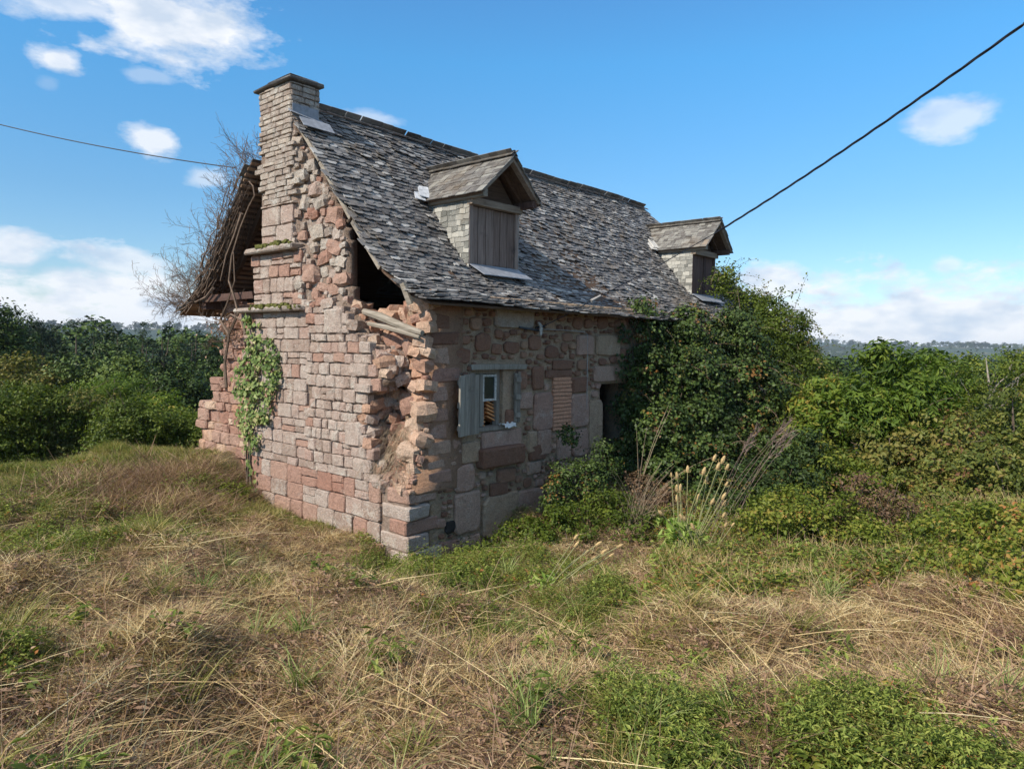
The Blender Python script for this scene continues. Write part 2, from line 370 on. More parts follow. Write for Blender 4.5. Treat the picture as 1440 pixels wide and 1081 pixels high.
ctrl += [(-5.9, -7, 1.25), (-9, -10, 1.3), (-3, -11, 1.3), (-12, -4, 1.25), (0, 0, -.02), (0, 1.9, .12), (0, 3.8, .3), (0, 5.8, .72), (2, 0, .12), (4.4, 0, .35), (9, 0, .45), (12.5, -.5, .5), (6, 3, .4), (12, 6, .3), (4, 8, .6),
         (-.8, 0.5, .12), (20, 0, -.2), (20, 10, -.8), (4, -9, 1.2), (10, -12, 1.2), (14, -5, .6)]
C = np.array(ctrl)
def _phi(r2): return np.where(r2 > 1e-12, 0.5 * r2 * np.log(np.maximum(r2, 1e-12)), 0)
_n = len(C); K = np.zeros((_n + 3, _n + 3)); d2 = ((C[:, None, :2] - C[None, :, :2]) ** 2).sum(-1)
K[:_n, :_n] = _phi(d2) + np.eye(_n) * .25; K[:_n, _n] = 1; K[:_n, _n + 1:] = C[:, :2]; K[_n, :_n] = 1; K[_n + 1:, :_n] = C[:, :2].T
W = np.linalg.solve(K, np.concatenate([C[:, 2], np.zeros(3)]))
_rng = np.random.default_rng(5)
_wv = [( _rng.uniform(0, 2 * math.pi), _rng.uniform(0, 6.28), f, a) for f, a in [(2.2, .030), (2.9, .028), (4.1, .022), (5.3, .018), (7.7, .012), (9.1, .012), (3.3, .025), (12, .008)] for _ in range(2)]
_wf = [( _rng.uniform(0, 2 * math.pi), _rng.uniform(0, 6.28), f, a) for f, a in [(.0045, 7), (.009, 5), (.017, 3), (.03, 1.2), (.05, .6)] for _ in range(2)]
def gz(x, y):
    x = np.atleast_1d(np.asarray(x, float)); y = np.atleast_1d(np.asarray(y, float)); sh = x.shape; x = x.ravel(); y = y.ravel()
    cx, cy = np.clip(x, -22, 26), np.clip(y, -16, 26)
    r2 = (cx[:, None] - C[None, :, 0]) ** 2 + (cy[:, None] - C[None, :, 1]) ** 2
    z = _phi(r2) @ W[:_n] + W[_n] + cx * W[_n + 1] + cy * W[_n + 2]
    z = np.clip(z, -3.2, 1.9)
    dd = np.hypot(x - 1, y - 1)
    near = np.zeros_like(x)
    for a, p, f, am in _wv: near += 1.5 * am * np.sin(f * (x * math.cos(a) + y * math.sin(a)) + p)
    z = z + near * np.exp(-np.maximum(0, dd - 14) / 8)
    fwd = (x - CAMP[0]) * _f[0] + (y - CAMP[1]) * _f[1]
    # beyond the plateau the land drops into a valley and rises again to low hills
    t = np.clip((dd - 22) / 110, 0, 1); t = t * t * (3 - 2 * t)
    far = np.full_like(x, -20.0)
    for a, p, f, am in _wf: far += am * np.sin(f * (x * math.cos(a) + y * math.sin(a)) + p) * np.clip(dd / 300, 0, 1)
    t2 = np.clip((dd - 350) / 1300, 0, 1); t2 = t2 * t2 * (3 - 2 * t2)
    far = far + 27 * t2
    t3 = np.clip((dd - 2200) / 1500, 0, 1); far = far - t3 * 30
    z = z * (1 - t) + far * t
    return z.reshape(sh)
def gz1(x, y): return float(gz([x], [y])[0])

s = np.linspace(-1, 1, 420); g = np.sinh(s * 6.6) / np.sinh(6.6) * 3300
gx, gy = np.meshgrid(g + 0.5, g + 0.5, indexing='ij')
GZ = gz(gx, gy)
n = len(s); V = np.stack([gx.ravel(), gy.ravel(), GZ.ravel()], 1)
idx = np.arange(n * n).reshape(n, n)
T = np.stack([idx[:-1, :-1], idx[1:, :-1], idx[1:, 1:], idx[:-1, 1:]], -1).reshape(-1, 4)
mgd, nt, b = base_mat('ground_soil', 1.0)
P = pos(nt); n1 = noise_n(nt, 1.3, 7, .65, P); n2 = noise_n(nt, 14, 6, .75, P); n3 = noise_n(nt, 70, 4, .8, P)
c = ramp(nt, n2, [(.3, (.12, .07, .045)), (.5, (.30, .19, .12)), (.7, (.44, .31, .20))])
c = mixc(nt, mathn(nt, 'MULTIPLY', smooth_step(nt, n1, .5, .62), .55), c, (.09, .12, .03))
c = mixc(nt, mathn(nt, 'MULTIPLY', n3, .5), c, (.04, .03, .02))
vl = nt.nodes.new('ShaderNodeVectorMath'); vl.operation = 'LENGTH'; nt.links.new(P, vl.inputs[0])
nfar = noise_n(nt, .012, 6, .6, P)
cf = ramp(nt, nfar, [(.40, (.022, .042, .022)), (.56, (.035, .06, .026)), (.61, (.20, .17, .09)), (.66, (.06, .085, .035))])
c = mixc(nt, smooth_step(nt, vl.outputs['Value'], 25, 60), c, cf)
nt.links.new(c, b.inputs['Base Color']); bump(nt, b, mathn(nt, 'ADD', n2, n3), .03)
link_mesh('ground', np_mesh('ground', V, T, mgd, smooth=True)); bpy.data.objects['ground']['kind'] = 'structure'

# ------------------------------------------------------------------ generic wall slab from a cell mask
def slab(name, mask, us, zs, front, thick, axis, mat, parent, tint=.5):
    """closed slab made of the grid cells in mask; axis 'x' -> plane (y,z) facing -X, axis 'y' -> plane (x,z) facing -Y"""
    nu, nz_ = len(us), len(zs); vid = {}; V = []; Fc = []
    def v(i, j, k):
        key = (i, j, k)
        if key not in vid:
            f = front(us[i], zs[j]) if k == 0 else (thick(us[i], zs[j]) if callable(thick) else thick)
            vid[key] = len(V)
            V.append((f, us[i], zs[j]) if axis == 'x' else (us[i], f, zs[j]))
        return vid[key]
    for i in range(nu - 1):
        for j in range(nz_ - 1):
            if not mask[i, j]: continue
            q = [(i, j), (i + 1, j), (i + 1, j + 1), (i, j + 1)]
            Fc.append([v(*p, 0) for p in q]); Fc.append([v(*p, 1) for p in q][::-1])
            for (di, dj, a, b_) in ((0, -1, q[0], q[1]), (1, 0, q[1], q[2]), (0, 1, q[2], q[3]), (-1, 0, q[3], q[0])):
                ii, jj = i + di, j + dj
                if ii < 0 or jj < 0 or ii >= nu - 1 or jj >= nz_ - 1 or not mask[ii, jj]:
                    Fc.append([v(*b_, 0), v(*a, 0), v(*a, 1), v(*b_, 1)])
    V = np.array(V); org = np.array([V[:, 0].mean(), V[:, 1].mean(), 0])
    me = np_mesh(name, V - org, np.array(Fc), mat, np.full(len(V), tint))
    return link_mesh(name, me, parent, tuple(org))
def inpoly(p, poly):
    x, y = p; c = False; j = len(poly) - 1
    for i in range(len(poly)):
        xi, yi = poly[i]; xj, yj = poly[j]
        if (yi > y) != (yj > y) and x < (xj - xi) * (y - yi) / (yj - yi) + xi: c = not c
        j = i
    return c
def fn(x, y, z=0.0, s=1.0): return mnoise.noise(Vector((x * s, y * s, z * s)))

def stone_block(cu, cz, w, h, axis, face, depth, mat, parent, name='stone', bulge=.02, rnd_corner=.02, jit=.012, tint=None, nside=None):
    """irregular dressed stone: 5x3 front grid, bevelled rim, sides going back. 12-50 triangles."""
    if nside is None:       # rectangular with knocked-off corners
        rim = []; cc_ = min(w, h) * .10
        for (a, b_, da, db) in ((-1, -1, 0, 1), (-1, -1, 1, 0), (0, -1, 0, 0), (1, -1, -1, 0), (1, -1, 0, 1), (1, 1, 0, -1), (1, 1, -1, 0), (0, 1, 0, 0), (-1, 1, 1, 0), (-1, 1, 0, -1)):
            k_ = rnd.uniform(.4, 1.7) * cc_
            rim.append((a * w / 2 + da * k_ + rnd.uniform(-jit, jit) * .6, b_ * h / 2 + db * k_ + rnd.uniform(-jit, jit) * .6))
    else:
        rim = []
        ph = rnd.uniform(0, 1)
        for k in range(nside):
            t = 2 * math.pi * (k + ph * .5) / nside + rnd.uniform(-.18, .18)
            ct, st = math.cos(t), math.sin(t); e = .62
            rim.append((math.copysign(abs(ct) ** e, ct) * w / 2 * rnd.uniform(.84, 1.04), math.copysign(abs(st) ** e, st) * h / 2 * rnd.uniform(.84, 1.04)))
    n_ = len(rim); V = []; 
    tx, tz = rnd.uniform(-.03, .03), rnd.uniform(-.03, .03)
    def put(a, b_, d):
        d2 = d + a * tx + b_ * tz
        V.append((d2, a, b_) if axis == 'x' else (a, d2, b_))
    for a, b_ in rim: put(a, b_, depth)
    for a, b_ in rim: put(a, b_, rnd.uniform(-.004, .006) + rnd_corner)
    for a, b_ in rim:
        m_ = rnd_corner * 1.1 / max(w, h) * 2
        k = 1 - m_ * rnd.uniform(.8, 1.6)
        put(a * k, b_ * k, -bulge * rnd.uniform(.0, .8))
    put(rnd.uniform(-.25, .25) * w, rnd.uniform(-.25, .25) * h, -bulge * rnd.uniform(.2, 1.1))
    Fc = []
    for r_ in range(2):
        for k in range(n_):
            k2 = (k + 1) % n_
            Fc.append((r_ * n_ + k, r_ * n_ + k2, (r_ + 1) * n_ + k2, (r_ + 1) * n_ + k))
    for k in range(n_): Fc.append((2 * n_ + k, 2 * n_ + (k + 1) % n_, 3 * n_))
    if axis == 'x': Fc = [tuple(reversed(f)) for f in Fc]
    me = bpy.data.meshes.new(name); me.from_pydata(V, [], Fc)
    tv = rnd.random() if tint is None else tint
    a = me.attributes.new('tint', 'FLOAT', 'POINT'); a.data.foreach_set('value', [tv] * len(V))
    me.materials.append(mat)
    loc = (face, cu, cz) if axis == 'x' else (cu, face, cz)
    return link_mesh(name, me, parent, loc)

def rock_mesh(name, sx, sy, sz, mat, tint=None, jit=.16, n=2):
    """rough lump: subdivided cube pushed towards a sphere and jittered, 48 triangles"""
    vid = {}; V = []; Fc = []
    def v(p):
        if p not in vid:
            q = Vector(p); l = q.length; s_ = q * (.55 + .45 / l)
            vid[p] = len(V); V.append((s_.x * sx * rnd.uniform(1 - jit, 1 + jit), s_.y * sy * rnd.uniform(1 - jit, 1 + jit), s_.z * sz * rnd.uniform(1 - jit, 1 + jit)))
        return vid[p]
    for ax in range(3):
        for sg in (-1, 1):
            for a in (-1, 0):
                for b_ in (-1, 0):
                    q = []
                    for (i, j) in ((a, b_), (a + 1, b_), (a + 1, b_ + 1), (a, b_ + 1)):
                        p = [0, 0, 0]; p[ax] = sg; p[(ax + 1) % 3] = i; p[(ax + 2) % 3] = j; q.append(v(tuple(p)))
                    Fc.append(q if sg > 0 else q[::-1])
    me = bpy.data.meshes.new(name); me.from_pydata(V, [], Fc)
    tv = rnd.random() if tint is None else tint
    a = me.attributes.new('tint', 'FLOAT', 'POINT'); a.data.foreach_set('value', [tv] * len(V)); me.materials.append(mat); return me

# ------------------------------------------------------------------ the house
house = empty('stone_house', (0, 0, 0), 'ruined stone farmhouse with slate roof, two dormers and a collapsed gable corner', 'house')

# --- gable wall: outline in (y,z) read on the gable plane
G_out = [onx(*p)[1:] for p in [(362, 735), (353, 640), (349, 560), (346, 470), (341, 440), (357, 432), (356, 356), (366, 350), (365, 240), (364, 160), (408, 150),
          (412, 185), (424, 215), (440, 252), (456, 283), (468, 310), (474, 345), (477, 425), (500, 470), (524, 500), (535, 512), (537, 540), (515, 555), (508, 600),
          (520, 640), (524, 680), (548, 684), (552, 700)]]
G_poly = [tuple(p) for p in G_out] + [(.38, .95), (0.04, .93), (0.04, -.6), (3.7, -.6)]
def sb_gable(y, z):
    s_ = 0.0
    if z > 3.45:
        edge = 2.69 if z > 4.3 else 2.45
        s_ += max(0, min(1, (edge - y) / .25)) * .13
    return s_
def gfront(y, z): return .042 + sb_gable(y, z) + .014 * fn(y, z, 1, 5)
gw = None
us = np.arange(-.06, 4.6, .06); zs = np.arange(-.6, 6.9, .06)
mask = np.array([[inpoly((u + .03, z + .03), G_poly) for z in zs[:-1]] for u in us[:-1]])
gw = slab('gable_wall', mask, us, zs, gfront, lambda y, z: .58 if z < 3.42 else .34, 'x', M_mortar_g, house)
# --- gable stones laid in courses
def course_fill(poly, y0, y1, z0, z1, hr, wr, axis, parent, matf, face, clipf=None, joint=.010, nside=None, bulge=(.002, .010), depth=.12, skip=0.0, rough=.009):
    z = z0
    while z < z1 - .02:
        h = rnd.uniform(*hr); h = min(h, z1 - z)
        if h < hr[0] * .6: h = z1 - z
        y = y0 + rnd.uniform(-.1, 0)
        while y < y1:
            w = rnd.uniform(*wr); cy_, cz_ = y + w / 2, z + h / 2
            hh = h * (rnd.uniform(.82, 1.0) if nside else 1)
            ok = inpoly((cy_, cz_), poly) and (inpoly((y + w * .15, cz_), poly) or inpoly((y + w * .85, cz_), poly))
            if ok and clipf and not clipf(cy_, cz_, w, h): ok = False
            if ok and rnd.random() > skip:
                # split some stones in two thinner beds
                if nside is None and h > .17 and rnd.random() < .22:
                    hs = h * rnd.uniform(.4, .6)
                    for (c_, q) in ((z + hs / 2, hs), (z + hs + (h - hs) / 2, h - hs)):
                        stone_block(cy_, c_ + rnd.uniform(-.004, .004), w - joint, q - joint, axis, face(cy_, c_), depth, matf(cy_, c_), parent, bulge=rnd.uniform(*bulge))
                else:
                    stone_block(cy_, cz_ + rnd.uniform(-.006, .006), w - joint, hh - joint, axis, face(cy_, cz_) + rnd.uniform(-rough, rough), depth, matf(cy_, cz_), parent, bulge=rnd.uniform(*bulge), nside=nside, jit=.011 + rough * .25, rnd_corner=.008 + rough * .3)
            y += w
        z += h
def gmat(y, z):
    if z > 4.9: return M_chim
    r_ = rnd.random()
    if z < 1.0: return M_red if r_ < .55 else M_ashlar
    if z > 3.4: return M_ashlar if r_ < .7 else M_red
    return M_ashlar if r_ < .93 else M_red
gface = lambda y, z: sb_gable(y, z)
ledge1z, ledge2z = 4.28, 3.36
course_fill(G_poly, 2.2, 4.6, 4.98, 5.98, (.07, .1), (.16, .34), 'x', gw, gmat, gface, lambda y, z, w, h: y > 2.66, .008, depth=.1)
course_fill(G_poly, 2.69, 3.84, 4.34, 4.98, (.28, .34), (.36, .55), 'x', gw, lambda y, z: M_ashlar, gface, None, .012, bulge=(.005, .015))
course_fill(G_poly, 2.45, 3.95, 3.42, 4.26, (.18, .24), (.2, .36), 'x', gw, gmat, gface, lambda y, z, w, h: y > 2.5, .014)
# rough core stones right of the chimney breast
core = []
for (r0, r1, tries) in ((.10, .15, 90), (.07, .11, 1500), (.045, .08, 2500), (.03, .045, 1500)):
    for _ in range(tries):
        y = rnd.uniform(1.2, 2.72); z = rnd.uniform(3.4, 6.15); r_ = rnd.uniform(r0, r1)
        if y + r_ * .5 > (2.70 if z > 4.3 else 2.52) or not inpoly((y + r_ * .2, z), G_poly) or not inpoly((y - r_ * .5, z), G_poly): continue
        if any(((y - a_) / 1.25) ** 2 + (z - b_) ** 2 < ((r_ + c_) * .80) ** 2 for a_, b_, c_ in core): continue
        core.append((y, z, r_))
        link_mesh('stone', rock_mesh('stone', r_ * .6, r_ * rnd.uniform(1.0, 1.45), r_ * rnd.uniform(.65, 1.0), rnd.choice([M_ashlar, M_chim, M_chim, M_red]), jit=.22), gw, (sb_gable(y, z) + rnd.uniform(.0, .06) + r_ * .2, y, z), (rnd.uniform(-.25, .25), rnd.uniform(-.15, .15), rnd.uniform(-.2, .2)))
course_fill(G_poly, 2.3, 4.2, 1.1, 3.32, (.15, .23), (.2, .42), 'x', gw, gmat, gface, lambda y, z, w, h: y > 2.3, .010)
course_fill(G_poly, .3, 2.32, 1.1, 3.38, (.11, .19), (.13, .3), 'x', gw, gmat, gface, lambda y, z, w, h: y < 2.28, .010, bulge=(.004, .016), rough=.018)
course_fill(G_poly, .55, 4.2, -.25, 1.1, (.19, .28), (.26, .5), 'x', gw, gmat, gface, None, .009, bulge=(.003, .014))
# protruding bonding stones along the broken edge
for (px, py, w, h, dx) in [(505, 520, .42, .17, -.02), (512, 546, .36, .11, -.05), (497, 610, .36, .34, -.02), (470, 452, .42, .36, -.03), (508, 655, .38, .2, .0)]:
    p = onx(px, py, 0); stone_block(p[1], p[2], w, h, 'x', dx, .35, M_ashlar, gw, bulge=.02, tint=.6)

# --- near corner stub: big quoins with both faces showing
CORNER = [(-.35, -.08, .5, .50), (-.08, .15, .62, .36), (.15, .36, .42, .55), (.36, .56, .58, .38), (.56, .76, .40, .52), (.76, .97, .55, .42)]
def bev_box(name, lo, hi, mat, parent, bv=.02, tint=None, jit=.01, rot=None):
    import bmesh
    lo = np.array(lo, float); hi = np.array(hi, float); c0 = (lo + hi) / 2; hs = (hi - lo) / 2
    bm = bmesh.new()
    for sx in (-1, 1):
        for sy in (-1, 1):
            for sz in (-1, 1):
                j = [rnd.uniform(-jit, jit) for _ in range(3)]
                for k in range(3):
                    p = [sx * hs[0], sy * hs[1], sz * hs[2]]
                    for q, sg in enumerate((sx, sy, sz)):
                        if q != k: p[q] -= sg * min(bv, hs[q] * .5)
                    bm.verts.new([p[q] + j[q] for q in range(3)])
    bmesh.ops.convex_hull(bm, input=bm.verts)
    me = bpy.data.meshes.new(name); bm.to_mesh(me); bm.free()
    a = me.attributes.new('tint', 'FLOAT', 'POINT'); a.data.foreach_set('value', [rnd.random() if tint is None else tint] * len(me.vertices)); me.materials.append(mat)
    return link_mesh(name, me, parent, tuple(c0), rot)

for z0, z1, lu, lv in CORNER:
    bev_box('stone', (rnd.uniform(-.03, .03), rnd.uniform(-.03, .02), z0 + .005), (lu, lv, z1 - .005), rnd.choice([M_ashlar, M_ashlar, M_purple]), gw, .02, None, .012, (rnd.uniform(-.01, .01), rnd.uniform(-.01, .01), rnd.uniform(-.03, .03)))
# --- two weathered ledges on the chimney breast, with moss
def ledge(y0, y1, z, x0):
    o = bev_box('ledge', (x0, y0, z - .05), (.1, y1, z + .04), M_chim, gw, .02, .2, .015)
    V = []; mb = MB()
    for k in range(46):
        y = rnd.uniform(y0 + .02, y0 + (y1 - y0) * .75); mb2 = rock_mesh('moss', 1, 1, 1, M_moss)
        for p in [v.co for v in mb2.vertices]: V.append(p)
        b_ = len(mb.v); c_ = (rnd.uniform(x0, x0 + .09), y, z + .045 + rnd.uniform(-.03, .02)); s_ = rnd.uniform(.018, .042)
        mb.add([(c_[0] + v.co.x * s_, c_[1] + v.co.y * s_ * 1.3, c_[2] + v.co.z * s_ * .8) for v in mb2.vertices], [tuple(pp.vertices) for pp in mb2.polygons])
        bpy.data.meshes.remove(mb2)
    mo = mb.obj('moss', M_moss, gw); mo['kind'] = 'stuff'
ledge(2.48, 3.86, ledge1z + .02, -.13)
ledge(2.30, 4.22, ledge2z, -.14)

# --- left remnant of the gable, set back, with a stepped ruined top
XL = .34
L_poly = [tuple(onx(*p, XL)[1:]) for p in [(352, 425), (335, 432), (318, 440), (312, 470), (320, 500), (318, 530), (300, 540), (297, 560), (284, 568), (281, 600), (278, 660)]] + [(6.6, -.5), (4.0, -.5)]
us = np.arange(3.6, 7.2, .06); zs = np.arange(-.5, 3.7, .06)
mask = np.array([[inpoly((u + .03, z + .03), L_poly) for z in zs[:-1]] for u in us[:-1]])
lw = slab('gable_remnant', mask, us, zs, lambda y, z: XL + .05 + .04 * fn(y, z, 3, 4), .95, 'x', M_earth, house)
course_fill(L_poly, 3.9, 6.8, .0, 3.6, (.14, .26), (.2, .45), 'x', lw, lambda y, z: M_red if rnd.random() < .75 else M_rubble, lambda y, z: XL + .05 * fn(y, z, 9, 3), None, .008, bulge=(.015, .04), depth=.16, rough=.03)
# rubble top of the remnant
for k in range(26):
    p = onx(rnd.uniform(308, 352), rnd.uniform(432, 545), XL)
    s_ = rnd.uniform(.06, .13)
    link_mesh('stone', rock_mesh('stone', s_, s_ * 1.3, s_ * .8, M_red), lw, (XL + rnd.uniform(-.02, .12), p[1], p[2]), (rnd.uniform(-.4, .4), rnd.uniform(-.4, .4), rnd.uniform(0, 3)))

# --- collapsed corner: rubble core between gable and front wall
def rub_front(y, z):
    base = .36 + .26 * max(0, 1 - abs(y - .60) / .45)
    if z < 1.75: base *= max(0.0, (z - .82) / .93) ** .8
    if z > 3.1: base += (z - 3.1) * .35
    return base + .06 * fn(y, z, 4, 5) + .035 * fn(y, z, 8, 13)
R_poly = [(.0, .9), (0.0, 3.40), (.25, 3.40), (.5, 3.30), (.9, 3.30), (1.3, 3.30), (1.4, 2.6), (1.2, 1.9), (1.0, 1.2), (.8, .9)]
us = np.arange(.0, 1.5, .035); zs = np.arange(.85, 3.6, .035)
mask = np.array([[inpoly((u + .018, z + .018), R_poly) for z in zs[:-1]] for u in us[:-1]])
rc = slab('rubble_core', mask, us, zs, rub_front, 1.0, 'x', M_earth, house)
placed = []
tries = 0
while len(placed) < 290 and tries < 30000:
    tries += 1
    y = rnd.uniform(-.0, 1.25); z = rnd.uniform(.95, 3.5); r_ = rnd.choice([.03, .04, .05, .065, .08, .10, .13]) if tries > 1500 else rnd.choice([.09, .12, .15])
    if not inpoly((y, z), R_poly): continue
    if inpoly((y + r_ * .1, z), G_poly) and z < 3.3: continue
    if any((y - a) ** 2 + (z - b_) ** 2 < ((r_ + c_) * .70) ** 2 for a, b_, c_ in placed): continue
    placed.append((y, z, r_))
    m_ = M_rubble if rnd.random() < .72 else M_red
    link_mesh('stone', rock_mesh('stone', r_ * rnd.uniform(.8, 1.2), r_ * rnd.uniform(.95, 1.4), r_ * rnd.uniform(.6, .95), m_), rc, (rub_front(y, z) - r_ * .15, y, z), (rnd.uniform(-.35, .35), rnd.uniform(-.3, .3), rnd.uniform(-.5, .5)))
# stones of the torn inner wythe along the broken flank of the gable
edge_pts = [p[:2] for p in G_out[17:]]
for k in range(120):
    i_ = rnd.randrange(1, 10); a_ = G_out[16 + i_]; b_ = G_out[17 + i_]; f = rnd.random(); yy_ = a_[0] + (b_[0] - a_[0]) * f; zz_ = a_[1] + (b_[1] - a_[1]) * f; s_ = rnd.choice([.05, .07, .09, .11])
    link_mesh('stone', rock_mesh('stone', s_ * 1.2, s_ * rnd.uniform(.8, 1.2), s_ * .75, M_rubble if rnd.random() < .5 else M_ashlar), gw, (rnd.uniform(.08, .55), yy_ + rnd.uniform(-.01, .06), zz_), (rnd.uniform(-.3, .3), rnd.uniform(-.3, .3), rnd.uniform(-.6, .6)))
# loose stones lying along the top of the rubble
for k in range(22):
    y = rnd.uniform(.1, 1.2); s_ = rnd.uniform(.05, .13)
    link_mesh('stone', rock_mesh('stone', s_, s_ * 1.2, s_ * .8, M_rubble), rc, (rnd.uniform(.5, .75), y, (3.42 if y < .5 else 3.30) + rnd.uniform(-.04, .05)), (rnd.uniform(-.5, .5), rnd.uniform(-.5, .5), rnd.uniform(0, 3)))
# fallen timbers on the rubble
mb = MB(); a = Vector(tuple(onx(512, 438, .28))); b_ = Vector(tuple(onx(594, 468, .22))); mb.tube([a, a.lerp(b_, .3) + Vector((0, 0, .012)), a.lerp(b_, .7) - Vector((0, 0, .012)), b_], [.045, .058, .052, .035], 7); mb.obj('timber', M_woody, rc)
mb = MB(); a = Vector(tuple(onx(518, 455, .2))); b_ = Vector(tuple(onx(590, 474, .18))); mb.tube([a, a.lerp(b_, .4) + Vector((0, 0, .015)), b_], [.030, .036, .022], 6); mb.obj('timber', M_woody, rc)
mb = MB(); mb.bar(onx(566, 398, .05), onx(577, 428, .12), .08, .03, up=(1, 0, 0), jit=.006); mb.obj('hanging_board', M_woody, rc)

# --- front wall
F_end = lambda z: .60 if z > .96 else .55
win = (1.30, 2.04, 1.64, 2.50); door = (4.42, 5.3, -.6, 2.21)
def in_open(u, z):
    return (win[0] < u < win[1] and win[2] < z < win[3]) or (door[0] < u < door[1] and z < door[3])
us = np.concatenate([np.arange(.45, 6.5, .05), np.arange(6.5, 12.01, .25)]); zs = np.arange(-.6, 3.56, .05)
mask = np.array([[not in_open((us[i] + us[i + 1]) / 2, zs[j] + .025) for j in range(len(zs) - 1)] for i in range(len(us) - 1)])
def ffront(u, z): return .040 + .012 * fn(u, z, 7, 4) + .008 * fn(u, z, 2, 13)
fw = slab('front_wall', mask, us, zs, ffront, .55, 'y', M_mortar, house)
# end quoins at the broken corner, alternating
z = .97; k = 0
while z < 3.42:
    h = rnd.uniform(.17, .29); lu = rnd.uniform(.3, .38) if k % 2 else rnd.uniform(.42, .55); x0 = .36 + rnd.uniform(-.05, .07) + (.03 if k % 2 else 0)
    bev_box('stone', (x0, -.012, z + .008), (x0 + lu, rnd.uniform(.22, .42), min(z + h, 3.46) - .008), M_purple if z < 2.6 else M_front, fw, .03, None, .018)
    z += h; k += 1
special = []     # (u0,u1,z0,z1) taken by particular pieces
def patch(u0, u1, z0, z1, mat, y=-.006, bulge=.006, name='stone', tint=.5):
    special.append((u0, u1, z0, z1)); return stone_block((u0 + u1) / 2, (z0 + z1) / 2, u1 - u0 - .015, z1 - z0 - .015, 'y', y, .1, mat, fw, name=name, bulge=bulge, tint=tint)
def pz(px, py):
    p = ony(px, py); return p[0], p[2]
def ppatch(xa, ya, xb, yb, mat, **kw):
    a = pz(xa, ya); b_ = pz(xb, yb); return patch(a[0], b_[0], min(a[1], b_[1]), max(a[1], b_[1]), mat, **kw)
ppatch(697, 430, 752, 463, M_render_g, name='render_patch')          # grey render under the eave
ppatch(742, 488, 757, 640, M_purple, tint=.3) if False else None
# bricked vertical strip
ub0, zb1 = pz(779, 531); ub1, zb0 = pz(803, 603)
special.append((ub0 - .02, ub1 + .02, zb0, zb1))
zz = zb0
while zz < zb1 - .03:
    stone_block((ub0 + ub1) / 2, zz + .03, ub1 - ub0, .052, 'y', -.002, .08, M_brick, fw, name='brick', bulge=.004, rnd_corner=.006, jit=.004); zz += .062
# door surround
ppatch(829, 563, 846, 680, M_ocher, name='door_jamb'); ppatch(829, 680, 846, 760, M_ocher, name='door_jamb')
p = pz(836, 506); patch(p[0], 5.4, 2.24, 2.52, M_purple, name='door_lintel', tint=.7)
# dressed blocks around window and between window and door
for (xa, ya, xb, yb, m_, t_) in [(750, 515, 766, 548, M_front, .4), (726, 521, 742, 548, M_front, .6), (752, 552, 778, 604, M_purple, .2), (768, 520, 806, 531, M_front, .2), (806, 530, 828, 552, M_front, .3),
         (804, 554, 828, 600, M_purple, .35), (757, 604, 776, 640, M_purple, .6), (778, 506, 806, 520, M_front, .3), (812, 470, 836, 500, M_purple, .5), (840, 470, 872, 500, M_ocher, .5),
         (727, 552, 750, 575, M_purple, .5), (712, 576, 728, 598, M_front, .3), (745, 626, 770, 645, M_front, .2), (743, 606, 756, 636, M_ocher, .6), (806, 604, 828, 640, M_purple, .4), (785, 606, 803, 645, M_purple, .6),
         (678, 608, 735, 626, M_purple, .5), (650, 622, 676, 650, M_ocher, .3), (680, 700, 732, 745, M_ocher, .5), (700, 660, 726, 676, M_front, .6), (690, 680, 716, 694, M_front, .1), (742, 650, 762, 665, M_purple, .9),
         (725, 692, 765, 740, M_purple, .5), (641, 655, 668, 690, M_purple, .4), (640, 695, 676, 745, M_purple, .7)]:
    ppatch(xa, ya, xb, yb, m_, tint=t_, bulge=.015)
ub, zb = pz(672, 628); uc, zc = pz(731, 650)
special.append((ub, uc, zc, zb)); bev_box('ledge_stone', (ub, -.13, zc), (uc, .1, zb - .03), M_front, fw, .03, .1, .02)
ahole = (.72, 1.0, .28, .42); special.append(ahole)
special.append((win[0] - .02, win[1] + .3, win[2] - .02, win[3] + .14)); special.append((1.22, 1.32, 1.5, 2.5))
def fclip(u, z, w, h):
    for (a, b_, c_, d_) in special:
        if u + w * .36 > a and u - w * .36 < b_ and z + h * .34 > c_ and z - h * .34 < d_: return False
    if u + w / 2 > door[0] - .02 and z - h / 2 < door[3] + .03: return False
    return True
F_poly = [(.62, -.2), (.62, 3.5), (5.4, 3.5), (5.4, -.2)]
rects = [q for q in special]
def throw(n_, z0, z1, sizes, u0, u1, mat_of, gap, asp=(.5, .85)):
    for (lo_, hi_, tries) in sizes:
        for _ in range(tries):
            w = rnd.uniform(lo_, hi_); h = w * rnd.uniform(*asp); u = rnd.uniform(u0 + w / 2, u1); z = rnd.uniform(z0, z1)
            if z + h / 2 > 3.5: continue
            if any(u + w / 2 + gap > a and u - w / 2 - gap < b_ and z + h / 2 + gap > c_ and z - h / 2 - gap < d_ for a, b_, c_, d_ in rects): continue
            if u + w / 2 > door[0] - .02 and z - h / 2 < door[3] + .03: continue
            rects.append((u - w / 2, u + w / 2, z - h / 2, z + h / 2)); special.append(rects[-1])
            stone_block(u, z, w * 1.05, h * 1.05, 'y', rnd.uniform(-.008, .010), .1, mat_of(z), fw, bulge=rnd.uniform(.004, .022), nside=rnd.choice([8, 9, 10]), jit=.012, rnd_corner=.014)
throw(0, 2.5, 3.46, [(.24, .36, 260), (.17, .24, 500), (.11, .17, 900), (.07, .11, 700)], .84, 5.3, lambda z: M_front, .008)
throw(0, 1.45, 2.5, [(.26, .38, 200), (.18, .26, 500), (.10, .18, 900), (.07, .10, 500)], .80, 4.4, lambda z: M_front if rnd.random() < .5 else M_purple, .006, (.6, 1.0))
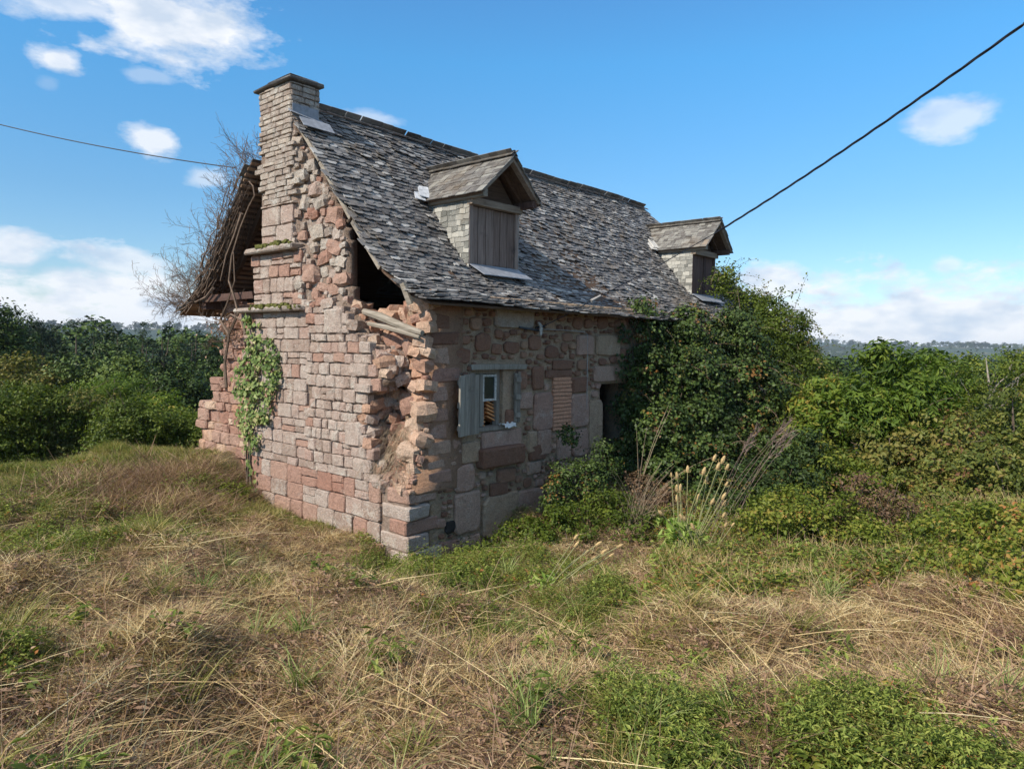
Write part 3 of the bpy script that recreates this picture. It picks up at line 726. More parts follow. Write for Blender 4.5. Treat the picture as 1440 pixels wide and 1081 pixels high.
course_fill(F_poly, .66, 4.45, -.1, 1.5, (.2, .3), (.26, .46), 'y', fw, lambda u, z: M_purple, lambda u, z: .0, fclip, .010, bulge=(.008, .03), depth=.1, skip=.03)
# small stones packed into the gaps of the front wall
taken = list(special)
for o_ in fw.children:
    if o_.type == 'MESH' and o_.name.startswith('stone'):
        xs_ = [v.co.x for v in o_.data.vertices]; zs_ = [v.co.z for v in o_.data.vertices]; wx = o_.location.x + fw.location.x; wz = o_.location.z + fw.location.z
        taken.append((wx + min(xs_), wx + max(xs_), wz + min(zs_), wz + max(zs_)))
extra = 0
for tr_ in range(9000):
    if extra > 190: break
    w = rnd.uniform(.07, .24) if tr_ < 4000 else rnd.uniform(.05, .12); h = w * rnd.uniform(.55, .9); u = rnd.uniform(.6, 4.6); z = rnd.uniform(.0, 3.46)
    if any(u + w * .46 > a and u - w * .46 < b_ and z + h * .46 > c_ and z - h * .46 < d_ for a, b_, c_, d_ in taken): continue
    if u + w / 2 > door[0] - .16 and z - h / 2 < door[3] + .3: continue
    taken.append((u - w / 2, u + w / 2, z - h / 2, z + h / 2)); extra += 1
    stone_block(u, z, w, h, 'y', rnd.uniform(-.004, .01), .1, M_front if z > 1.6 or rnd.random() < .4 else M_purple, fw, bulge=rnd.uniform(.004, .02), nside=9, jit=.01, rnd_corner=.014)
bev_box('painted_cavity_shade', (ahole[0], .012, ahole[2]), (ahole[1], .05, ahole[3]), M_dark, fw, .03, .1, .02)  # near-black block set into the wall for the shade of a hole

# --- other walls and floor
def wall_box(name, lo, hi, mat):
    mb = MB(); mb.box(lo, hi); return mb.obj(name, mat, house)
wall_box('back_wall', (.9, 5.35, -.6), (12.0, 5.9, 3.5), M_mortar)
wall_box('end_wall', (11.45, .56, -.6), (11.98, 5.34, 3.5), M_mortar)
mb = MB(); mb.box((1.4, .56, 3.2), (11.4, 5.3, 3.3)); mb.obj('attic_floor', M_dkwood, house)
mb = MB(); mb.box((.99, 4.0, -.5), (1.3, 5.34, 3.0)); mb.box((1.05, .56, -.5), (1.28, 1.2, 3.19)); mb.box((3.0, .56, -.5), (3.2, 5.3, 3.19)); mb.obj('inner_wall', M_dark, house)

# --- chimney head above the roof
ch = MB(); ch.box((.05, 2.74, 5.9), (.44, 3.54, 6.74)); chim = ch.obj('chimney', M_mortar_g, house)
z = 5.99
while z < 6.72:
    h = rnd.uniform(.065, .1); h = min(h, 6.75 - z)
    y = 2.69
    while y < 3.56:
        w = rnd.uniform(.16, .34); w = min(w, 3.6 - y)
        if w > .06: stone_block(y + w / 2, z + h / 2, w - .007, h - .008, 'x', 0 + rnd.uniform(-.008, .008), .09, M_chim, chim, bulge=.012, rnd_corner=.012, jit=.006)
        y += w
    x = .0
    while x < .48:
        w = rnd.uniform(.14, .26); w = min(w, .5 - x)
        if w > .05: stone_block(x + w / 2 + .01, z + h / 2, w - .007, h - .008, 'y', 2.69 + rnd.uniform(-.008, .008), .09, M_chim, chim, bulge=.01, rnd_corner=.01, jit=.006, tint=rnd.uniform(0, .5))
        x += w
    z += h
bev_box('cap_slab', (-.06, 2.62, 6.76), (.55, 3.14, 6.81), M_slate_w, chim, .015, .1, .012); bev_box('cap_slab', (-.05, 3.15, 6.76), (.54, 3.68, 6.80), M_slate_w, chim, .015, .2, .012)
bev_box('cap_slab', (-.02, 2.68, 6.815), (.5, 3.3, 6.85), M_slate_w, chim, .015, .0, .012)
mb = MB(); mb.bar((-.03, 2.67, 6.30), (.56, 2.66, 6.24), .10, .015, up=(0, -.6, .8), jit=.004); mb.obj('flashing', M_zinc_d, chim)
mb = MB(); mb.bar((.1, 2.56, 6.16), (.62, 2.53, 6.14), .24, .012, up=(0, -.72, .7), jit=.004); mb.obj('flashing', M_zinc_d, chim)
mb = MB(); mb.box((.02, 2.668, 6.24), (.47, 2.674, 6.42), jit=.003); mb.obj('flashing', M_zinc_d, chim)

# --- roof
PY = [-.36, .15, .65, 1.1, 1.36, 2.14, 2.6, 3.0]; PZ = [3.40, 3.56, 3.86, 4.33, 4.64, 5.58, 6.09, 6.52]
def rz(y): return float(np.interp(y, PY, PZ))
def sag(x, y): return .02 * math.sin(x * .9 + .5) + .015 * fn(x, y, 0, .8) * 2 - .03 * math.sin(max(0, min(1, x / 10.4)) * math.pi)
def hipx(y, z=None):       # right limit of the front slope
    zz_ = rz(y) if z is None else z
    return 10.42 + (6.52 - zz_) * .55
LP = [0.0]
ys_f = np.linspace(-.36, 3.0, 400); zf = [rz(y) for y in ys_f]
arc = np.concatenate([[0], np.cumsum(np.hypot(np.diff(ys_f), np.diff(zf)))])
def on_arc(s_): 
    y = float(np.interp(s_, arc, ys_f)); return y, rz(y)
roof_empty = empty('roof', (0, 3.0, 3.5), parent=house)
# boarding below the slates (front, back, hip)
mb = MB()
def quad(mb, pts, t=.05):
    P0 = [Vector(p) for p in pts]; nrm = (P0[1] - P0[0]).cross(P0[3] - P0[0]).normalized()
    if nrm.z < 0: nrm = -nrm
    q = [p - nrm * t for p in P0]
    mb.add(P0 + q, [(0, 1, 2, 3), (7, 6, 5, 4), (0, 4, 5, 1), (1, 5, 6, 2), (2, 6, 7, 3), (3, 7, 4, 0)])
yy = [-.30] + PY[1:]
for i in range(len(yy) - 1):
    y0, y1 = yy[i], yy[i + 1]; z0, z1 = rz(y0) - .035, rz(y1) - .035
    quad(mb, [(.14, y0, z0), (hipx(y0) - .1, y0, z0), (hipx(y1) - .1, y1, z1), (.14, y1, z1)], .03)
mb.obj('front_boarding', M_dkwood, roof_empty)
mb = MB()
for i in range(len(yy) - 1):
    y0, y1 = yy[i], yy[i + 1]; z0, z1 = rz(y0) - .035, rz(y1) - .035
    xq = -.02 if y1 <= 2.2 else .5
    quad(mb, [(xq, 6.0 - y0, z0), (hipx(y0) - .1, 6.0 - y0, z0), (hipx(y1) - .1, 6.0 - y1, z1), (xq, 6.0 - y1, z1)], .02)
mb.obj('back_boarding', M_dkwood, roof_empty)
mb = MB(); zb_ = rz(-.3)
mb.add([(hipx(-.3), -.3, zb_), (hipx(-.3), 6.3, zb_), (10.42, 3.0, 6.5), (hipx(-.3) - .12, -.3, zb_ - .05), (hipx(-.3) - .12, 6.3, zb_ - .05), (10.3, 3.0, 6.42)], [(0, 1, 2), (5, 4, 3), (0, 3, 4, 1), (1, 4, 5, 2), (2, 5, 3, 0)])
mb.obj('hip_slope', M_slate, roof_empty)

DC = [2.5, 9.77]; DH = .57        # dormer centres
def dormer_skip(x, y, z):
    for c_ in DC:
        if abs(x - c_) < DH + .02 and .87 < y < 1.75: return True
        if y >= 1.70 and abs(x - c_) < .62 * (2.34 - y) / .62 - .06: return True
    return False
def slate_geo(x, s_, w, ln, lift, side=1):
    """one slate lying on the slope: foot at arc s_, running up ln; chipped lower edge. returns verts, faces"""
    y0, z0 = on_arc(s_); y1, z1 = on_arc(min(s_ + ln, arc[-1]))
    d = Vector((0, y1 - y0, z1 - z0)); d.normalize(); nrm = Vector((0, -d.z, d.y))
    th = rnd.uniform(.010, .018); sk = rnd.uniform(-.012, .012); rt = rnd.uniform(-.03, .03)
    a = Vector((x, y0, z0 + sag(x, y0))) + nrm * (.012 + lift); b_ = Vector((x, y0, z0 + sag(x, y0))) + d * ln - nrm * .006
    sd_ = Vector((1, 0, 0)); 
    c1, c2 = rnd.uniform(0, .03), rnd.uniform(0, .03)
    low = [a - sd_ * w / 2 + d * c1, a - sd_ * w * .2 + d * rnd.uniform(-.008, .006), a + sd_ * w * .25 + d * rnd.uniform(-.008, .006), a + sd_ * w / 2 + d * c2]
    up = [b_ - sd_ * (w / 2 + sk) + sd_ * rt * ln, b_ + sd_ * (w / 2 - sk) + sd_ * rt * ln]
    tilt = rnd.uniform(-.006, .006)
    low[0] = low[0] + nrm * tilt; low[1] = low[1] + nrm * tilt * .5; low[3] = low[3] - nrm * tilt
    top = low + [up[1], up[0]]
    bot = [p - nrm * th for p in top]
    vs = top + bot
    if side < 0: vs = [Vector((p.x, 6.0 - p.y, p.z)) for p in vs]
    fs = [(0, 1, 2, 3, 4, 5), (11, 10, 9, 8, 7, 6)] + [(i, (i + 1) % 6, 6 + (i + 1) % 6, 6 + i)[::-1] for i in range(6)]
    if side < 0: fs = [f[::-1] for f in fs]
    return vs, fs
EXPO = .080
slates = []
s_ = 0.0; row = 0
while s_ < arc[-1] - .03:
    ym, zm = on_arc(s_)
    x = .06 + rnd.uniform(-.05, .06) + (.05 if 1.0 < ym < 1.45 else 0) + (.04 if .3 < ym < .7 else 0); xe = hipx(ym) + .03
    wr = (.13, .25) if row < 8 else (.10, .19)
    while x < xe:
        w = rnd.uniform(*wr)
        if not dormer_skip(x + w / 2, ym + .02, zm):
            vs, fs = slate_geo(x + w / 2, s_ + rnd.uniform(-.012, .012), w - .006, EXPO * 2.1, rnd.uniform(0, .022) + (.02 if rnd.random() < .12 else 0))
            t_ = min(1, max(0, rnd.gauss(.42, .27))) 
            if rnd.random() < .025: t_ = 1.0
            slates.append((vs, fs, t_, np.linalg.norm(np.array(vs[1]) - CAMP)))
        x += w
    s_ += EXPO; row += 1
slates.sort(key=lambda q: q[3])
for vs, fs, t_, _d in slates[:295]:
    mb = MB(); mb.add(vs, fs, t_); mb.obj('slate', M_slate, roof_empty)
mb = MB()
for vs, fs, t_, _d in slates[295:]: mb.add(vs, fs, t_)
o = mb.obj('slates', M_slate, roof_empty); o['kind'] = 'stuff'
mb = MB(); s_ = 0.0
while s_ < arc[-1] - .03:
    ym, zm = on_arc(s_); x = (-.1 if 6 - ym > 3.85 else .5) + rnd.uniform(-.06, .05); xe = hipx(ym)
    while x < xe:
        w = rnd.uniform(.18, .32); vs, fs = slate_geo(x + w / 2, s_, w - .006, EXPO * 3, 0, -1); mb.add(vs, fs, rnd.random() * .7); x += w
    s_ += EXPO * 1.5
o = mb.obj('slates', M_slate, roof_empty); o['kind'] = 'stuff'
# ridge tiles
x = .45
while x < 10.4:
    ln = rnd.uniform(.3, .4); z0 = 6.545 + sag(x, 3); vs = []; fs = []
    for i, xx in enumerate((x, x + ln + .05)):
        for k in range(7):
            t = math.pi * k / 6; r_ = .052 + .005 * (1 - i); vs.append((xx, 3.0 + math.cos(t) * r_ * 1.5, z0 - .050 + math.sin(t) * r_ * .75 + (.008 if i == 0 else 0)))
        for k in range(7):
            t = math.pi * k / 6; r_ = .052; vs.append((xx, 3.0 + math.cos(t) * r_ * 1.5, z0 - .06 + math.sin(t) * r_ * .75))
    for k in range(6):
        fs += [(k, k + 1, 14 + k + 1, 14 + k), (7 + k + 1, 7 + k, 21 + k, 21 + k + 1), (k + 1, k, 7 + k, 7 + k + 1), (14 + k, 14 + k + 1, 21 + k + 1, 21 + k)]
    mb = MB(); mb.add(vs, fs, rnd.random()); mb.obj('ridge_tile', M_ridge, roof_empty); x += ln
# laths and rafters under the rear slope, seen through the missing gable
s_ = .05
while s_ < 4.3:
    y, zz_ = on_arc(s_); y2, z2 = on_arc(s_ + .05)
    mb = MB(); mb.bar(((-.08 if 6 - y > 3.7 else .48) + rnd.uniform(-.03, .03), 6 - y, zz_ - .075), (1.6, 6 - y, zz_ - .075), .05, .022, up=(0, .7, .7), tint=rnd.random(), jit=.008); mb.obj('lath', M_lath, roof_empty); s_ += .105
for xr in (.35, .85, 1.35):
    mb = MB(); mb.bar((xr, 6.15, rz(-.15) - .13), (xr, 4.9, rz(1.1) - .16), .08, .1, jit=.005); mb.bar((xr, 4.9, rz(1.1) - .16), (xr, 3.1, rz(2.9) - .15), .08, .1, jit=.005); mb.obj('rafter', M_dkwood, roof_empty)
    mb = MB(); mb.bar((xr + .05, .2, rz(.2) - .12), (xr + .05, 1.1, rz(1.1) - .13), .08, .09, jit=.005); mb.bar((xr + .05, 1.1, rz(1.1) - .13), (xr + .05, 2.9, rz(2.9) - .13), .08, .09, jit=.005); mb.obj('rafter', M_dkwood, roof_empty)
# wall plate carrying the rear eave, verge board on the front slope
mb = MB(); mb.bar((.05, 5.75, 3.60), (.1, 3.9, 3.62), .14, .12, jit=.01); mb.obj('tie_beam', M_brownwood, roof_empty)
mb = MB(); mb.bar((.0, 5.55, 3.5), (3.0, 5.55, 3.5), .16, .14, jit=.01); mb.obj('wall_plate', M_brownwood, roof_empty)
for (ya, yb) in ((.7, 1.32), (1.36, 2.1), (2.12, 2.6)):
    mb = MB(); mb.bar((.12, ya, rz(ya) - .05), (.12, yb, rz(yb) - .05), .03, .06, jit=.004); mb.obj('verge_board', M_woody, roof_empty)

# --- dormers
def build_dormer(c_):
    d = empty('dormer', (c_, .85, 4.1), parent=house)
    zt = 5.08; zs_ = 4.10; yf = .85
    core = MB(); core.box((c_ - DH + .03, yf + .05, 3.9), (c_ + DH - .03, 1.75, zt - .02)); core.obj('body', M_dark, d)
    # planks of the boarded front
    n_ = 6; x0 = c_ - DH + .08; ww = [rnd.uniform(.8, 1.25) for _ in range(n_)]; tw = sum(ww); x = x0
    for w_ in ww:
        w = w_ / tw * (2 * DH - .16); mb = MB(); mb.box((x + .006, yf - .005 + rnd.uniform(-.006, .006), zs_ + rnd.uniform(0, .02)), (x + w - .006, yf + .03, zt - .09), rnd.random(), .003)
        mb.obj('plank', M_wood if c_ < 5 else M_brownwood, d); x += w
    for sx in (-1, 1):
        mb = MB(); xx = c_ + sx * (DH - .035); mb.box((xx - .04, yf - .03, zs_ - .02), (xx + .04, yf + .06, zt - .06), .7, .004); mb.obj('post', M_wood if c_ < 5 else M_brownwood, d)
    mb = MB(); mb.bar((c_ - DH - .02, yf - .04, zt - .02), (c_ + DH + .02, yf - .04, zt - .02), .12, .11, jit=.006); mb.obj('lintel', M_woodx, d)
    # eave beams sticking out, rafters of the gable
    for sx in (-1, 1):
        mb = MB(); mb.bar((c_ + sx * (DH + .01), .48, zt + .055), (c_ + sx * (DH + .01), 1.7, zt + .055), .10, .11, jit=.005); mb.obj('eave_beam', M_woody if sx < 0 else M_brownwood, d)
        mb = MB(); mb.bar((c_ + sx * .66, .50, 5.16), (c_, .50, 5.74), .05, .10, up=(0, 1, 0), jit=.004); mb.obj('barge_rafter', M_woodx, d)
        mb = MB(); mb.bar((c_ + sx * .62, .80, 5.16), (c_, .80, 5.70), .05, .08, up=(0, 1, 0), jit=.004); mb.obj('rafter', M_dkwood, d)
    mb = MB(); mb.add([(c_ - DH, yf + .04, zt), (c_ + DH, yf + .04, zt), (c_, yf + .04, 5.70), (c_ - DH, yf + .08, zt), (c_ + DH, yf + .08, zt), (c_, yf + .08, 5.70)], [(0, 1, 2), (5, 4, 3), (0, 3, 4, 1), (1, 4, 5, 2), (2, 5, 3, 0)])
    mb.obj('gable_board', M_dkwood, d)
    # roof boarding and slates
    for sx in (-1, 1):
        eave = Vector((c_ + sx * .70, 0, 5.14)); rid = Vector((c_, 0, 5.80)); dd = (rid - eave); ln = dd.length; dd.normalize(); nrm = Vector((-dd.z * sx * -1, 0, abs(dd.x)))
        nrm = Vector((sx * abs(dd.z), 0, abs(dd.x)))
        def back(z): return float(np.interp(z, PZ, PY))
        mb = MB(); 
        q = [eave + Vector((0, .46, 0)), eave + Vector((0, back(5.14) + .02, 0)), rid + Vector((0, back(5.8) + .02, 0)), rid + Vector((0, .46, 0))]
        P0 = [p - nrm * .012 for p in q]; P1 = [p - nrm * .032 for p in q]
        mb.add(P0 + P1, [(0, 1, 2, 3), (7, 6, 5, 4), (0, 4, 5, 1), (1, 5, 6, 2), (2, 6, 7, 3), (3, 7, 4, 0)]); mb.obj('boarding', M_dkwood, d)
        k = 0; t = -.02
        while t < ln - .04:
            p = eave + dd * t; yb = back(min(p.z, 5.85)) + .05; y = .42 + rnd.uniform(-.02, .02)
            while y < yb:
                w = rnd.uniform(.11, .2); th = .012; lift = .008 + rnd.uniform(0, .01); l2 = .17
                a = p + Vector((0, y, 0)) + nrm * lift; j = [rnd.uniform(-.008, .008) for _ in range(4)]
                top = [a + dd * j[0], a + Vector((0, w - .005, 0)) + dd * j[1], a + Vector((0, w - .005 + j[2], 0)) + dd * l2 - nrm * .008, a + Vector((0, j[3], 0)) + dd * l2 - nrm * .008]
                bot = [v_ - nrm * th for v_ in top]
                mb = MB(); mb.add(top + bot, [(0, 1, 2, 3), (7, 6, 5, 4), (0, 4, 5, 1), (1, 5, 6, 2), (2, 6, 7, 3), (3, 7, 4, 0)], rnd.random())
                mb.obj('roof_slate', M_slate_w, d); y += w
            t += .085
    # ridge slabs of the dormer
    y = .42
    while y < 2.3:
        mb = MB(); mb.bar((c_ - .03, y, 5.83), (c_ - .03, y + .24, 5.83), .12, .015, up=(-.6, 0, .7), tint=.1, jit=.005); mb.bar((c_ + .03, y, 5.83), (c_ + .03, y + .24, 5.83), .12, .015, up=(.6, 0, .7), tint=.1, jit=.005); mb.obj('ridge_slate', M_slate_w, d); y += .22
    # slate hung cheeks
    for sx in (-1, 1):
        xs_ = c_ + sx * (DH + .0)
        mb = MB(); P0 = [(xs_, yf - .02, zs_ - .12), (xs_, yf - .02, zt + .01), (xs_, 1.76, zt + .01)]; P1 = [(xs_ - sx * .03, *p[1:]) for p in P0]
        mb.add(P0 + P1, [(0, 1, 2), (5, 4, 3), (0, 3, 4, 1), (1, 4, 5, 2), (2, 5, 3, 0)]); mb.obj('cheek', M_dkwood, d)
        z = zs_ - .08
        while z < zt - .02:
            h = .085; yend = float(np.interp(z + .03, PZ, PY)); y = yf - .03
            while y < yend - .01:
                w = min(rnd.uniform(.07, .2), yend - y + .03); dz = [rnd.uniform(-.016, .016) for _ in range(2)]
                xo = xs_ + sx * (.016 + rnd.uniform(0, .008)); xi = xs_ + sx * .003
                top = [(xo, y + .003, z + dz[0]), (xo, y + w - .003, z + dz[1]), (xi + sx * .004, y + w - .003, min(z + h * 1.6, zt)), (xi + sx * .004, y + .003, min(z + h * 1.6, zt))]
                bot = [(p[0] - sx * .009, p[1], p[2]) for p in top]
                mb = MB(); mb.add(top + bot, [(0, 1, 2, 3), (7, 6, 5, 4), (0, 4, 5, 1), (1, 5, 6, 2), (2, 6, 7, 3), (3, 7, 4, 0)], rnd.random()); mb.obj('cheek_slate', M_slate_c, d)
                y += w
            z += h
    # zinc at the junction and below the sill
    p = (c_ - .70, 1.84, 5.28)
    for k in range(2):
        mb = MB(); mb.bar((c_ - .72 - .10 * k, 1.68, 5.20 - .06 * k), (c_ - .50 - .10 * k, 2.0, 5.44 - .05 * k), .17, .012, up=(-.3, -.75, .6), jit=.012); mb.obj('flashing', M_zinc if c_ < 5 else M_white, d)
    a = [(c_ - DH + .0, yf - .02, zs_ + .01), (c_ + DH + .0, yf - .02, zs_ + .01), (c_ + DH + .12, yf - .26, zs_ - .16), (c_ - DH + .1, yf - .26, zs_ - .16)]
    mb = MB(); mb.add(a + [(q[0], q[1], q[2] - .012) for q in a], [(3, 2, 1, 0), (4, 5, 6, 7), (0, 1, 5, 4), (1, 2, 6, 5), (2, 3, 7, 6), (3, 0, 4, 7)]); mb.obj('sill_flashing', M_zinc_d, d)
    return d
for c_ in DC: build_dormer(c_)

# --- window with open shutters and broken sash
wn = empty('window', (1.73, 0, 1.64), parent=house)
mb = MB(); mb.box((1.14, -.03, 2.50), (2.34, .25, 2.575), .6, .008); mb.obj('lintel', M_shut, wn)
mb = MB(); mb.box((win[0], .10, win[2]), (win[0] + .06, .18, win[3]), .5, .003); mb.box((1.80, .10, win[2]), (1.87, .18, win[3]), .5, .003); mb.box((win[0] + .06, .10, win[3] - .06), (win[1] - .06, .18, win[3]), .5, .003)
mb.box((win[0], .0, win[2] - .02), (win[1], .2, win[2] + .035), .3, .004); mb.obj('frame', M_shut, wn)
xm = 1.47; bev_box('jamb', (1.87, .03, win[2] + .02), (win[1] + .02, .3, win[3]), M_ocher, wn, .01, .4, .006)
mb = MB(); mb.box((xm - .03, .09, win[2] + .04), (xm + .03, .17, win[3] - .06), .5, .003); mb.obj('mullion', M_shut, wn)
sx0, sx1 = xm + .035, 1.80; szm = win[2] + .40
mb = MB(); mb.box((sx0, .10, szm), (sx0 + .035, .14, win[3] - .07), .9, .002); mb.box((sx1 - .035, .10, szm), (sx1, .14, win[3] - .07), .9, .002); mb.box((sx0 + .035, .10, szm), (sx1 - .035, .14, szm + .035), .9, .002); mb.box((sx0 + .035, .10, win[3] - .105), (sx1 - .035, .14, win[3] - .07), .9, .002); mb.obj('sash', M_white, wn)
mb = MB(); mb.box((sx0 + .035, .117, szm + .035), (sx1 - .035, .121, win[3] - .105)); mb.obj('pane', M_glass, wn)
mb = MB(); mb.box((sx0 + .002, .10, win[2] + .06), (sx0 + .028, .13, szm), .9, .002); mb.box((win[0] + .08, .10, szm - .03), (xm - .03, .13, szm + .005), .6, .003); mb.obj('sash_remains', M_shut, wn)
def shutter(hx, ang, w, z0, z1, n_, mirror):
    sh = MB(); parts = []
    rotm = Matrix.Translation((hx, -.02, 0)) @ Matrix.Rotation(ang, 4, 'Z')
    x = 0
    org = (hx, -.02, z0)
    sh_o = None
    for k in range(n_):
        pw = w / n_ ; mb = MB(); mb.box((x + .003, -.014, z0 + rnd.uniform(0, .02)), (x + pw - .003, .012, z1 - rnd.uniform(0, .04)), rnd.random(), .003, rotm)
        if sh_o is None:
            rail = MB()
            for zr in (z0 + .12, (z0 + z1) / 2, z1 - .13): rail.box((.01, -.04, zr - .035), (w - .01, -.0145, zr + .035), .4, .003, rotm)
            sh_o = rail.obj('shutter', M_shut, wn)
        mb2 = mb.obj('shutter_board', M_shut, wn)
        x += pw
    return sh_o
shutter(1.30, math.pi + R(13), .50, 1.60, 2.47, 4, False)
shutter(2.06, R(-6), .12, 1.70, 2.48, 2, True)
# orange tiles stacked behind the sash
ts = empty('roof_tile_stack', (1.72, .5, 1.6), 'stack of leaning orange clay tiles seen through the broken window', 'tiles')
for k in range(8):
    z0 = 1.66 + .055 * k
    for (xa, xb, dz) in ((1.40, 1.60, 0), (1.64, 2.08, .01)):
        mb = MB(); mb.bar((xa, .24 + .006 * k, z0 + dz + (xb - xa) * .42 * .8), (xb, .24 + .006 * k, z0 + dz - .04), .22, .022, tint=rnd.random(), jit=.004); mb.obj('tile', M_orange, ts)
mb = MB(); mb.box((1.36, .2, 1.5), (2.02, .46, 1.60)); mb.obj('shelf', M_dkwood, ts)
# rag on the sill
V = []; Fc = []; nn = 9
for i in range(nn):
    for j in range(nn):
        u_, v_ = i / (nn - 1), j / (nn - 1)
        V.append((1.94 + u_ * .24 - .12 + .02 * fn(u_, v_, 1, 6), -.03 + v_ * .16 - .06 + .02 * fn(u_, v_, 5, 6), 1.70 + .05 * fn(u_, v_, 2, 5) - .10 * max(0, .4 - v_)))
for i in range(nn - 1):
    for j in range(nn - 1): Fc.append((i * nn + j, (i + 1) * nn + j, (i + 1) * nn + j + 1, i * nn + j + 1))
me = np_mesh('rag', V, Fc, M_rag, smooth=True); o = link_mesh('rag', me); md = o.modifiers.new('thickness', 'SOLIDIFY'); md.thickness = .006
tag(o, 'crumpled white rag lying on the right end of the window sill', 'rag')

# --- cable bracket, conduit
bp = ony(757, 463, -.02)
br = empty('cable_bracket', tuple(bp), 'small insulator bracket fixed to the front wall under the eave', 'bracket')
mb = MB(); mb.bar((bp[0] - .45, -.015, bp[2] + .02), (bp[0] + .02, -.02, bp[2] - .02), .035, .025, jit=.003); mb.obj('arm', M_cable, br)
mb = MB(); mb.tube([(bp[0], -.02, bp[2] + .1), (bp[0], -.07, bp[2] + .05), (bp[0], -.07, bp[2] - .09)], [.02, .03, .02], 6); mb.obj('insulator', M_white, br)
mb = MB(); mb.tube([(bp[0] - .08, -.03, bp[2] + .02), (bp[0] + .06, -.09, bp[2] + .05)], [.018, .018], 6); mb.obj('hook', M_cable, br)
pts = [ony(760, 463, -.02), ony(790, 464, -.015), ony(822, 467, -.012), ony(826, 470, -.012), ony(826, 520, -.012), ony(825, 575, -.012)]
mb = MB(); mb.tube(pts, [.008] * 6, 5); tag(mb.obj('conduit', M_cable_w), 'thin pale conduit running along the front wall and down towards the door', 'conduit')

# --- overhead cables
def catenary(a, b_, sagm, n_=40):
    a = Vector(a); b_ = Vector(b_); return [a.lerp(b_, i / n_) - Vector((0, 0, sagm * 4 * (i / n_) * (1 - i / n_))) for i in range(n_ + 1)]
A = Vector(tuple(bp)) + Vector((0, -.08, .04)); Bp = Vector(tuple(at(1012, 324, 12.2)))
mid = Vector(tuple(at(835, 421, 11.3)))
Cp = Vector(tuple(at(1440, 34, 7.6))); Dp = Cp + (Cp - Bp) * 1.2 + Vector((0, 0, 1.2))
pts = [A, A.lerp(mid, .5) - Vector((0, 0, .015)), mid, mid.lerp(Bp, .5) - Vector((0, 0, .03)), Bp] + [Bp.lerp(Cp, i / 20) - Vector((0, 0, .22 * (i / 20) * (1 - i / 20))) for i in range(1, 21)] + [Dp]
ca = empty('overhead_cable', tuple(A), 'thick twisted black power cable rising from the front wall to the upper right', 'cable')
for ph in (0, math.pi * .66, math.pi * 1.33):      # three twisted cores
    tw = []; acc = 0
    for i in range(len(pts) - 1):
        n_ = 14
        for k in range(n_):
            p = pts[i].lerp(pts[i + 1], k / n_); acc += (pts[i + 1] - pts[i]).length / n_
            t = acc * 6.0 + ph; tw.append(p + Vector((_r[0] * math.cos(t), _r[1] * math.cos(t), math.sin(t))) * (.004 if i < 4 else .0095))
    tw_r = [.004 if i < 14 * 4 else .009 for i in range(len(tw))]; mb = MB(); mb.tube(tw, tw_r, 5); mb.obj('cable_core', M_cable, ca)
mb = MB(); mb.tube([mid - (Bp - mid) * .02, mid + (Bp - mid) * .05], [.03, .018], 6); mb.obj('clamp', M_cable_w, ca)
mb = MB(); a = at(330, 236, 15.5); b_ = at(-400, 40, 20); mb.tube(catenary(a, b_, .5), [.012] * 41, 5)
tag(mb.obj('overhead_cable', M_cable), 'thin single wire crossing the sky to the left of the chimney', 'cable')

# ------------------------------------------------------------------ foliage helpers
def leaf_mesh(name, Pp, Nn, S, mat, rng, aspect=.55, droop=.3, tint=None):
    n_ = len(Pp); Nn = Nn / (np.linalg.norm(Nn, axis=1, keepdims=True) + 1e-9)
    t = rng.normal(size=(n_, 3)); t[:, 2] -= droop; t -= (t * Nn).sum(1, keepdims=True) * Nn; t /= np.linalg.norm(t, axis=1, keepdims=True) + 1e-9
    b_ = np.cross(Nn, t); S = S[:, None]
    v0 = Pp - t * S * .5; v1 = Pp + b_ * S * aspect * .5 + Nn * S * .10; v2 = Pp + t * S * .5 - Nn * S * .08; v3 = Pp - b_ * S * aspect * .5 + Nn * S * .10
    V = np.stack([v0, v1, v2, v3], 1).reshape(-1, 3); i = np.arange(n_)[:, None] * 4
    T = np.concatenate([i + np.array([[0, 1, 2]]), i + np.array([[0, 2, 3]])], 1).reshape(-1, 3)
    if tint is None: tint = rng.random(n_)
    return V, T, np.repeat(tint, 4)
def cloud_pts(blobs, n_, rng, cl_r=.22, shell=.75, per=60, bottom_cut=-.8):
    """clumped points through ellipsoids: (cx,cy,cz,rx,ry,rz)"""
    B = np.array(blobs, float); vol = (B[:, 3] * B[:, 4] * B[:, 5]) ** .67; pr = vol / vol.sum()
    nc = max(4, n_ // per); bi = rng.choice(len(B), nc, p=pr); d = rng.normal(size=(nc, 3)); d /= np.linalg.norm(d, axis=1, keepdims=True)
    d[:, 2] = np.where(d[:, 2] < bottom_cut, -d[:, 2], d[:, 2])
    r_ = shell + (1.05 - shell) * rng.random(nc) ** .7; r_ = np.where(rng.random(nc) < .25, rng.random(nc) * .8, r_)
    cc = B[bi, :3] + d * B[bi, 3:] * r_[:, None]; cs = rng.uniform(.6, 1.4, nc); ct = rng.normal(0, .16, nc)
    k = rng.integers(0, nc, n_); off = rng.normal(size=(n_, 3)); off /= np.linalg.norm(off, axis=1, keepdims=True); off *= (rng.random(n_) ** .45)[:, None]
    P_ = cc[k] + off * (cl_r * cs[k])[:, None] * np.array([1.15, 1.15, .8])
    N_ = off * .8 + d[k] * .5 + rng.normal(size=(n_, 3)) * .45 + np.array([0, 0, .35])
    return P_, N_, ct[k], cc, cs
